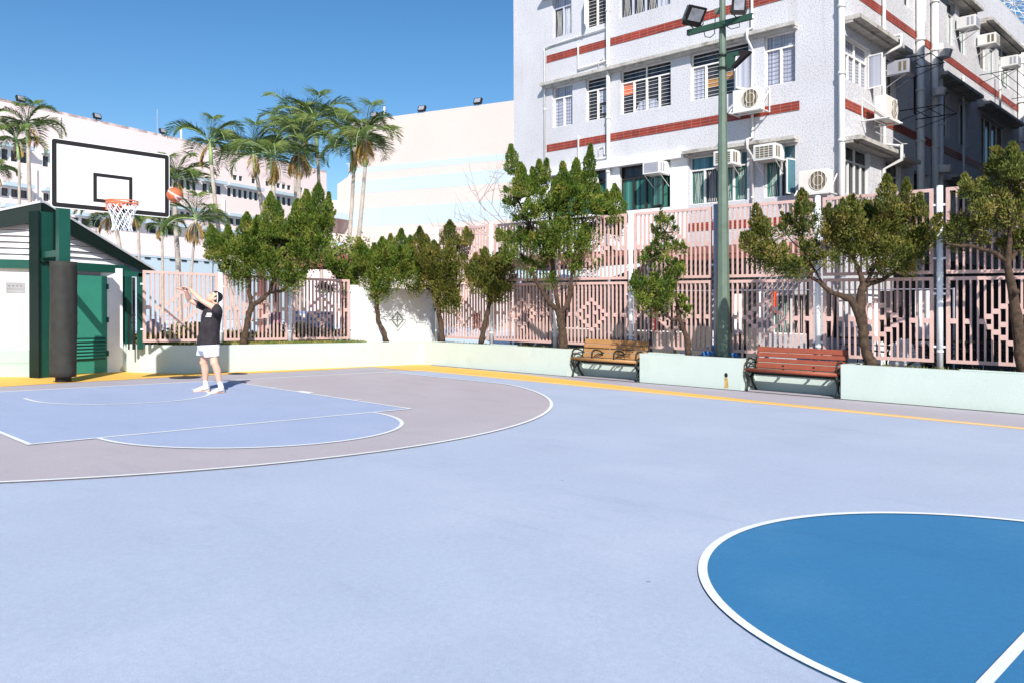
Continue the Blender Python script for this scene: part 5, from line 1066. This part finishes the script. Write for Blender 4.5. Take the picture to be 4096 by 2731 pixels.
# ---------------------------------------------------------------- benches
def bench(C,label,slat,mids):
    t=thing('park_bench',label,'bench',C,'park benches in the alcoves'); L=1.74; fr0=frame((C[0],C[1],0),(0.038,-1,0),(-1,-.038,0)); fr=lambda a,d,z: fr0(a,-d,z)   # d: away from the court
    wb=MB()
    b=MB(); b.tube([fr(-L/2,.035,.405),fr(L/2-.02,.035,.405)],.036,10); b.build('seat_front_slat',slat,t,True)
    for k,(d,z) in enumerate(((.115,.415),(.195,.405),(.27,.40))): b=MB(); b.fbox(fr,-L/2,L/2,d-.033,d+.033,z-.015,z+.015); b.build('seat_slat',slat,t,bevel=.005)
    for k in range(4):
        f=.05+k*.105; d=.40+f*.30; z=.43+f*.95; dn=(.30/1.0,-.95); ln=.042; tx,tz=.30*ln,.955*ln; nx,nz=.955*.012,-.30*.012
        hgt=.05 if k in (0,3) else .04
        tx,tz=.30*hgt,.955*hgt
        b=MB(); P=[(d-tx-nx,z-tz-nz),(d-tx+nx,z-tz+nz),(d+tx+nx,z+tz+nz),(d+tx-nx,z+tz-nz)]
        b.hexa([fr(-L/2+.02,*P[0]),fr(L/2-.02,*P[0]),fr(L/2-.02,*P[1]),fr(-L/2+.02,*P[1]),fr(-L/2+.02,*P[3]),fr(L/2-.02,*P[3]),fr(L/2-.02,*P[2]),fr(-L/2+.02,*P[2])]); b.build('back_slat',slat,t,bevel=.005)
    for sd in (-1,1):
        a=sd*(L/2-.03); b=MB(); T=lambda pts,r,n=6: b.tube([fr(a,d,z) for d,z in pts],r,n)
        T([(.0,.37),(.03,.30),(.09,.21),(.08,.12),(.03,.04),(.02,0)],[.028,.030,.026,.022,.020,.024]); T([(.30,.36),(.22,.28),(.26,.16),(.36,.06),(.42,0)],[.026,.026,.024,.022,.024]); T([(.09,.21),(.18,.27),(.30,.30)],.022)
        T([(.02,.37),(.15,.375),(.30,.36),(.42,.36)],.022); T([(.38,.34),(.42,.48),(.53,.80),(.55,.86)],[.024,.024,.02,.018])
        T([(.19+.085*math.cos(q),.15+.085*math.sin(q)) for q in np.linspace(0,6.283,21)],.010)
        b.build('end_frame','iron',t,True)
    def arm(a):
        b=MB(); T=lambda pts,r: b.tube([fr(a,d,z) for d,z in pts],r,6)
        T([(.03,.40),(.015,.48),(.03,.56),(.09,.605),(.20,.61),(.33,.58),(.42,.53)],[.016,.018,.020,.020,.018,.015,.016]); T([(.06,.41),(.10,.47),(.25,.53),(.40,.52)],.012); b.ball(fr(a,.43,.53),.03,None,8,6); b.build('armrest','iron',t,True)
    for a in [-(L/2-.03),(L/2-.03)]+([-.30,.28] if mids else []): arm(a)
    b=MB(); b.fbox(fr,-L/2,L/2,.16,.19,.34,.375); b.fbox(fr,-L/2,L/2,.36,.385,.30,.34)
    for a in (-.3,.28): b.fbox(fr,a-.02,a+.02,.02,.42,.375,.392); b.fbox(fr,a-.02,a+.02,.40,.42,.39,.50)
    b.build('seat_rail','iron',t); return t
bench((WX(-3.96)+.02,-3.96,0),'ochre slatted bench with two extra armrests in its middle','ochre',True)
bench((WX(-8.12)+.02,-8.12,0),'reddish brown slatted bench right of the lamp post','redwood',False)
# ---------------------------------------------------------------- plants and objects behind the left fence
def bush(region,n,m,name,label,cat,ln=(.05,.12),kind=None,twigs=True):
    P=np.array([region() for _ in range(n)]); D=unit(n)*.8+upv*.6; c=P.mean(0); c[2]=0
    o=leaf_mesh(name,P,D,unit(n),rng.uniform(*ln,n),rng.uniform(.015,.035,n),m,None,np.zeros(3)); return tag(o,label,cat,kind=kind)
def rh():
    x=rnd.uniform(2.15,7.2); y=rnd.uniform(2.85,3.9); hgt=.32+.12*math.sin(x*2.3)+.1*math.sin(x*5.1+y); return x,y,.5+rnd.random()**.6*hgt
bush(rh,9000,'hedge','low_hedge','low leafy ground cover with yellow edges behind the left fence','hedge')
t=thing('pergola','brown slatted pergola with yellowing creeper behind the large juniper','pergola',dep(1270,1330,24))
P=dep(1255,1330,24.); P[2]=0; fr=frame(P,rt,-fw)
b=MB()
for a in (-1.1,1.2): b.fbox(fr,a-.08,a+.08,-.08,.08,0,2.9); b.fbox(fr,a-.08,a+.08,1.3,1.46,0,2.9)
b.fbox(fr,-1.5,1.6,-.06,.06,2.55,2.72); b.fbox(fr,-1.5,1.6,1.3,1.42,2.55,2.72)
for k in range(14): a=-1.45+k*.23; b.fbox(fr,a,a+.06,-.4,1.8,2.721,2.84)
b.build('timber_frame','brown',t)
n=3500; Pp=np.array([fr(rnd.uniform(-1.6,1.7),rnd.uniform(-.5,1.6),2.75+rnd.random()*.55*(1+.4*math.sin(k))) for k in range(n)]); leaf_mesh('creeper',Pp,unit(n)+upv*.3,unit(n),rng.uniform(.06,.13,n),rng.uniform(.02,.04,n),'hedge',t,ORG[t.name])
def plantpot(u,v,w_,label):
    C=dep(u,v,w_); b=MB(); b.tube([C-[0,0,.28],C-[0,0,.05]],[.07,.11],10); o=root_mesh(b,'hanging_plant','whitecloth',label,'plant',tuple(C),'hanging pots under the pergola'); n=260
    P=C+unit(n)*rng.uniform(.05,.2,n)[:,None]; q=leaf_mesh('leaves',P,unit(n)+upv*.3,unit(n),rng.uniform(.05,.1,n),rng.uniform(.015,.03,n),'frond',o,ORG[o.name])
plantpot(1290,1155,23.5,'white pot plant hanging left under the pergola'); plantpot(1302,1157,23.5,'white pot plant hanging in the middle under the pergola'); plantpot(1315,1158,23.5,'white pot plant hanging right under the pergola')
# checked awning
A=dep(1183,1243,21.8); C_=dep(1336,1248,21.8); b=MB(); fr=frame((A[0],A[1],0),(C_-A)); L=float(np.linalg.norm((C_-A)[:2])); zt=A[2]; zb=dep(1183,1330,21.8)[2]
for i in range(12):
    for j in range(7):
        a0=L*i/12; z0=zb+(zt-zb)*j/7; b.fbox(fr,a0,a0+L/12,-.01+.015*(i%2),.0+.015*(i%2),z0,z0+(zt-zb)/7,(1 if (j%2==0) or (i%4==3) else 0))
root_mesh(b,'checked_sheet',['whitecloth','stripe_blue'],'blue and white checked sheet hung behind the fence under the pergola','laundry',tuple(A))
def cloth2(u0,u1,v0,v1,w_,m,label,group=None):
    A=dep(u0,v0,w_); C_=dep(u1,v0,w_); zb=dep(u0,v1,w_)[2]; fr=frame((A[0],A[1],0),(C_-A)); L=float(np.linalg.norm((C_-A)[:2])); b=MB(); n=6; V=[]
    for i in range(n+1):
        a=L*i/n; d=.05*math.sin(i*2.3); V+=[fr(a,d,zb+.05*math.sin(i*1.9)),fr(a+.02*math.sin(i),d*.3,A[2])]
    k=len(V); V2=[tuple(np.array(p)+[0,.012,0]) for p in V]
    Fs=[(2*i,2*i+2,2*i+3,2*i+1) for i in range(n)]+[(2*i+k,2*i+1+k,2*i+3+k,2*i+2+k) for i in range(n)]+[(2*i,2*i+k,2*i+2+k,2*i+2) for i in range(n)]+[(2*i+1,2*i+3,2*i+3+k,2*i+1+k) for i in range(n)]+[(0,1,1+k,k),(2*n,2*n+k,2*n+1+k,2*n+1)]
    b.add(V+V2,Fs); root_mesh(b,'hanging_cloth',m,label,'laundry',tuple(A),group)
cloth2(1097,1124,1250,1332,21,'pinkcloth','bright pink cloth hanging behind the large juniper'); cloth2(1080,1093,1252,1320,21,'lilac','lilac cloth hanging left of the pink cloth')
cloth2(1890,1922,1252,1318,24,'redcloth','orange red cloth hanging behind the left end of the tall fence'); cloth2(2180,2192,1150,1300,21,'navycloth','dark cloth hanging behind the tallest juniper trunk')
b=MB(); A=dep(560,1262,26.); C_=dep(690,1262,26.); 
for k in range(4): b.tube([A-[0,0,.0+k*.14],C_-[0,0,.0+k*.14]],.018,5)
for f in np.linspace(0,1,5): q=A+(C_-A)*f; b.tube([(q[0],q[1],0),q],.025,5)
root_mesh(b,'hand_rail','gpost','grey hand rail beyond the low fence left of the person','railing',tuple(A))
cv=thing('rolled_canvas','white rolled canvas lying on the hedge left of the person','canvas',dep(605,1345,20.)); P=dep(582,1318,19.8); Q=dep(638,1322,20.); b=MB(); b.tube([P,(P+Q)/2+[0,0,.06],Q],[.16,.2,.15],12); b.build('canvas_roll','whitecloth',cv,True); b=MB(); m_=(P+Q)/2+[0,0,.06]; d_=(Q-P)/np.linalg.norm(Q-P)*.02; b.tube([m_-d_,m_+d_],.205,12); b.build('red_strap','pinkcloth',cv,True)
for u,v,r,l in ((951,1494,.20,'round drain cover in the yellow strip right of the person'),(740,1509,.30,'round drain cover in front of the shaded planter left of the person')):
    P=g(u,v); b=MB(); b.poly(circ(P[0],P[1],r,0,2*math.pi,33)[:-1],.012); V=len(b.v); root_mesh(b,'drain_cover','drain',l,'drain cover',(P[0],P[1],0))
# ---------------------------------------------------------------- person
Fd=-rt*.86-fw*.51; Fd[2]=0; Fd/=np.linalg.norm(Fd); Lf=np.cross(upv,Fd)
per=thing('person','person in a black T-shirt, white shorts and white headband with arms raised after a shot','person',tuple(g(862,1565)))
def capsule(b,p,q,r0,r1,n=14,k=6):
    p=np.array(p,float);q=np.array(q,float); b.tube([p*(1-i/k)+q*(i/k) for i in range(k+1)],[r0*(1-i/k)+r1*(i/k) for i in range(k+1)],n); b.ball(p,r0,None,n,8); b.ball(q,r1,None,n,8)
def solid(b,name,m,parent,voxel,smooth_it=4):
    o=b.build(name,m,parent,True); r=o.modifiers.new('remesh','REMESH'); r.mode='VOXEL'; r.voxel_size=voxel; r.use_smooth_shade=True
    if smooth_it: s=o.modifiers.new('smooth','SMOOTH'); s.factor=.5; s.iterations=smooth_it
    dg=bpy.context.evaluated_depsgraph_get(); me=bpy.data.meshes.new_from_object(o.evaluated_get(dg)); o.modifiers.clear(); old=o.data; o.data=me; me.name=name; return o
D=dep; b=MB()
hR,hL=D(828,1362,13.78),D(840,1364,13.68); kR,kL=D(815,1449,13.84),D(858,1450,13.58); aR,aL=D(821,1530,13.90),D(878,1533,13.63)
for h_,k_,a_ in ((hR,kR,aR),(hL,kL,aL)):
    capsule(b,h_,k_,.086,.060); cm=k_*.66+a_*.34-Fd*.015; capsule(b,k_,cm,.058,.062); capsule(b,cm,a_,.062,.036); b.ball(k_+Fd*.012,.058)
capsule(b,(hR+hL)/2+[0,0,.02],D(843,1300,13.72),.13,.13); capsule(b,D(843,1300,13.72),D(850,1255,13.68),.13,.12); capsule(b,D(856,1232,13.66),D(861,1212,13.64),.075,.052)
sL,sR=D(870,1240,13.49),D(836,1236,13.83); capsule(b,sL,sR,.062,.062)
eL,eR=D(804,1201,13.50),D(757,1201,13.76); wL,wR=D(764,1161,13.57),D(743,1163,13.60)
for s_,e_,w_ in ((sL,eL,wL),(sR,eR,wR)):
    capsule(b,s_,e_,.056,.041); fm=e_*.7+w_*.3; capsule(b,e_,fm,.041,.042); capsule(b,fm,w_,.042,.026)
def hand(b,wr,dirv,drop,side):
    d=dirv/np.linalg.norm(dirv); pc=wr+d*.045; n=np.cross(d,side); n/=np.linalg.norm(n); s=np.cross(n,d); s/=np.linalg.norm(s)
    capsule(b,wr,wr+d*.03,.024,.026); b.ball(pc+d*.01,(.050,.040,.016),(Vector(d),Vector(s),Vector(n)),12,8)
    for i,(o,L) in enumerate(((-.030,.072),(-.010,.084),(.011,.079),(.030,.062))):
        k0=wr+d*.085+s*o; d1=d*.9+drop*.35+s*o*3; d1/=np.linalg.norm(d1); d2=d*.6+drop*.85+s*o*2; d2/=np.linalg.norm(d2); k1=k0+d1*L*.5; k2=k1+d2*L*.5
        capsule(b,wr+d*.05+s*o*.8,k0,.012,.0105,8,2); capsule(b,k0,k1,.0105,.0095,8,2); capsule(b,k1,k2,.0095,.008,8,2)
    t0=wr+d*.03-s*.025; t1=t0-s*.035+d*.03+drop*.01; capsule(b,t0,t1,.014,.011,8,2); capsule(b,t1,t1+d*.03+drop*.012-s*.006,.011,.009,8,2)
dn=np.array([0,0,-1.]); hand(b,wL,-rt*.80+upv*.45-fw*.15,dn*.6+(-rt)*.2,Lf*1.0); hand(b,wR,-rt*.9+upv*.30-fw*.1,dn*.35-rt*.3,Lf*1.0)
hc=D(858,1191,13.64); el=R_(37); fdr=Fd*math.cos(el)+upv*math.sin(el); hu=-Fd*math.sin(el)+upv*math.cos(el); ax=(Vector(fdr),Vector(Lf),Vector(hu))
P_=lambda f,l,u_: hc+fdr*f+Lf*l+hu*u_
b.ball(P_(-.012,0,.03),(.092,.076,.085),ax,18,12); b.ball(P_(.018,0,-.035),(.070,.060,.078),ax,16,10); b.ball(P_(.045,0,-.092),(.030,.030,.024),ax,10,8)
b.tube([P_(.078,0,.01),P_(.098,0,-.018),P_(.108,0,-.033),P_(.088,0,-.042)],[.008,.011,.014,.010],8); b.ball(P_(.080,0,-.062),(.014,.024,.008),ax,10,6); b.ball(P_(.078,0,-.074),(.013,.020,.007),ax,10,6)
for sg in (-1,1):
    b.ball(P_(.066,sg*.033,-.025),(.022,.022,.02),ax,10,6); b.ball(P_(-.010,sg*.078,-.018),(.020,.010,.032),ax,10,8); b.tube([P_(.080,sg*.012,.022),P_(.078,sg*.034,.026),P_(.066,sg*.052,.018)],.009,6)
capsule(b,D(863,1214,13.65),P_(-.02,0,-.06),.054,.050)
body=solid(b,'body','skin',per,.0062,3)
b=MB()
for sg in (-1,1): b.ball(P_(.080,sg*.031,.003),(.004,.009,.004),ax,8,6); b.tube([P_(.086,sg*.016,.026),P_(.083,sg*.033,.030),P_(.072,sg*.046,.024)],.0025,5)
b.build('eyes_and_brows','hair',per,True)
b=MB(); b.ball(P_(.086,0,-.068),(.008,.020,.003),ax,8,5); b.build('lips','rim',per,True)
# hair: shell over crown and back of the head
b=MB(); b.ball(P_(-.030,0,.032),(.090,.083,.094),ax,20,14); b.ball(P_(-.045,0,-.02),(.062,.074,.065),ax,16,10); b.ball(P_(.0,0,.066),(.072,.070,.050),ax,14,10); b.ball(P_(-.075,0,-.055),(.030,.05,.045),ax,10,8)
for sg in (-1,1): b.ball(P_(-.004,sg*.070,.014),(.026,.012,.034),ax,8,6)
solid(b,'hair','hair',per,.006,2)
b=MB(); cc=P_(-.028,0,.015); b.tube([cc+upv*math.cos(a)*.103+Lf*math.sin(a)*.089+Fd*.0 for a in np.linspace(0,2*math.pi,33)],.0085,6,False,flat=1); b.build('headband','whitecloth',per,True)
# shirt
def loft(b,rows,n=22):
    o=len(b.v)
    for u,v,w_,rf,rl,tw in rows:
        c=D(u,v,w_)
        for i in range(n): a=2*math.pi*i/n; b.v.append(tuple(c+Fd*rf*math.cos(a)+Lf*rl*math.sin(a)+upv*tw*math.cos(a)))
    m=len(rows)
    for j in range(m-1):
        for i in range(n): b.f.append((o+j*n+i,o+j*n+(i+1)%n,o+(j+1)*n+(i+1)%n,o+(j+1)*n+i)); b.mi.append(0)
    b.f.append(tuple(o+i for i in reversed(range(n)))); b.mi.append(0); b.f.append(tuple(o+(m-1)*n+i for i in range(n))); b.mi.append(0)
b=MB(); loft(b,[(833,1378,13.72,.186,.20,-.01),(834,1355,13.72,.178,.195,0),(838,1325,13.71,.165,.187,0),(842,1295,13.70,.160,.19,0),(847,1265,13.69,.165,.20,0),(851,1245,13.67,.155,.205,0),(855,1231,13.66,.125,.175,0),(859,1221,13.65,.078,.095,0),(860,1217,13.65,.066,.075,0)])
capsule(b,D(868,1243,13.52),D(865,1241,13.45),.080,.072); d_=(eL-sL)/np.linalg.norm(eL-sL); capsule(b,sL,sL+d_*.03,.076,.068)
d_=(eR-sR)/np.linalg.norm(eR-sR); L_=np.linalg.norm(eR-sR); capsule(b,D(845,1243,13.80),sR+d_*.06,.080,.078); b.tube([sR+d_*.04,sR+d_*.20],[.078,.072],16)
shirt=solid(b,'t_shirt','shirt',per,.009,4)

from mathutils.bvhtree import BVHTree
me=shirt.data; Vs=[Vector(v.co)+Vector(ORG[per.name]) for v in me.vertices]; bvh=BVHTree.FromPolygons(Vs,[tuple(p.vertices) for p in me.polygons])
def printed(name,m,polys,off=.006):
    V=[];Fs=[]
    for u0,u1,v0,v1 in polys:
        n=4; o=len(V)
        for i in range(n+1):
            for j in range(n+1):
                r=fw+(u0+(u1-u0)*i/n-2048)/F_*rt-(v0+(v1-v0)*j/n-CY_)/F_*up; h,nn,_,_=bvh.ray_cast(Vector(CAM),Vector(r)); h=h if h else Vector(CAM+r*13.5); nn=nn or Vector(-fw)
                V.append(tuple(np.array(h+nn*off)-ORG[per.name]))
        for i in range(n):
            for j in range(n): a=o+i*(n+1)+j; Fs.append((a,a+1,a+n+2,a+n+1))
    k=len(V); V2=[tuple(np.array(v)+fw*.003) for v in V]; Fs=Fs+[tuple(q+k for q in reversed(f)) for f in Fs]
    b=MB(); b.add(V+V2,Fs); return b.build(name,m,shirt,False,world=False)
printed('chest_print','print',[(829,846,1252,1256),(827,833,1256,1262),(840,847,1256,1262),(833,840,1259,1262),(823,845,1264,1268)]); printed('chest_print_figure','print2',[(833,840,1255.5,1259)],.007)
# shorts
b=MB(); loft(b,[(834,1358,13.72,.165,.180,0),(834,1385,13.72,.182,.195,0),(834,1402,13.72,.170,.190,0)])
loft(b,[(843,1385,13.64,.140,.105,0),(846,1410,13.62,.128,.108,0),(847,1425,13.61,.125,.105,-.01)]); loft(b,[(824,1385,13.80,.135,.10,0),(815,1408,13.82,.115,.105,0),(812,1420,13.83,.112,.102,0)])
solid(b,'shorts','shorts',per,.009,3)
# socks and shoes
def shoe(hu_,hv,tu,tv,ak):
    h=g(hu_,hv,.02); t_=g(tu,tv,.02); d=t_-h; L=np.linalg.norm(d); d/=L; s=np.cross(upv,d); ax=(Vector(d),Vector(s),Vector((0,0,1))); L=.285
    b=MB(); b.ball(h+d*.045+[0,0,.040],(.050,.036,.048),ax,14,10); b.ball(h+d*.12+[0,0,.035],(.09,.036,.045),ax,14,10); b.ball(h+d*.205+[0,0,.026],(.078,.045,.032),ax,14,10); capsule(b,h+d*.055+[0,0,.05],h+d*.065+[0,0,.105],.042,.040,12,2); capsule(b,h+d*.08+[0,0,.07],h+d*.19+[0,0,.035],.034,.034,12,3)
    sh=solid(b,'shoe','shoe',per,.006,3)
    b=MB(); P=[(x*L,w_) for x,w_ in ((0,.018),(.08,.034),(.25,.034),(.45,.036),(.7,.047),(.88,.040),(.98,.018))]; out=[(a,w_) for a,w_ in P]+[(a,-w_) for a,w_ in reversed(P)]
    V=[tuple(h+d*(a-.004)+s*w_*1.04+[0,0,-.0]) for a,w_ in out]; V2=[tuple(np.array(v)+[0,0,.024]) for v in V]; n=len(V); b.add(V+V2,[tuple(range(n)),tuple(reversed(range(n,2*n)))]+[(i,i+n,(i+1)%n+n,(i+1)%n) for i in range(n)]); b.build('sole','sole',sh)
    b=MB()
    for k in range(4): f=.10+k*.022; b.tube([h+d*f+s*.028+[0,0,.088-k*.012],h+d*f+[0,0,.105-k*.016],h+d*f-s*.028+[0,0,.088-k*.012]],.004,5)
    b.build('laces','whitecloth',sh)
    b=MB(); b.tube([h+d*.02-s*.037+[0,0,.05],h+d*.09-s*.040+[0,0,.032],h+d*.16-s*.044+[0,0,.03]],.006,5); b.tube([h+d*.02+s*.037+[0,0,.05],h+d*.09+s*.040+[0,0,.032],h+d*.16+s*.044+[0,0,.03]],.006,5); b.build('shoe_stripe','meshgrey',sh)
    b=MB(); c=h+d*.06+[0,0,.09]; capsule(b,c,c*.35+ak*.65+[0,0,.02],.044,.043,14,3); solid(b,'sock','whitecloth',per,.007,2)
shoe(838,1562,775,1566,aR); shoe(896,1568,850,1573,aL)
bpy.context.view_layer.update()
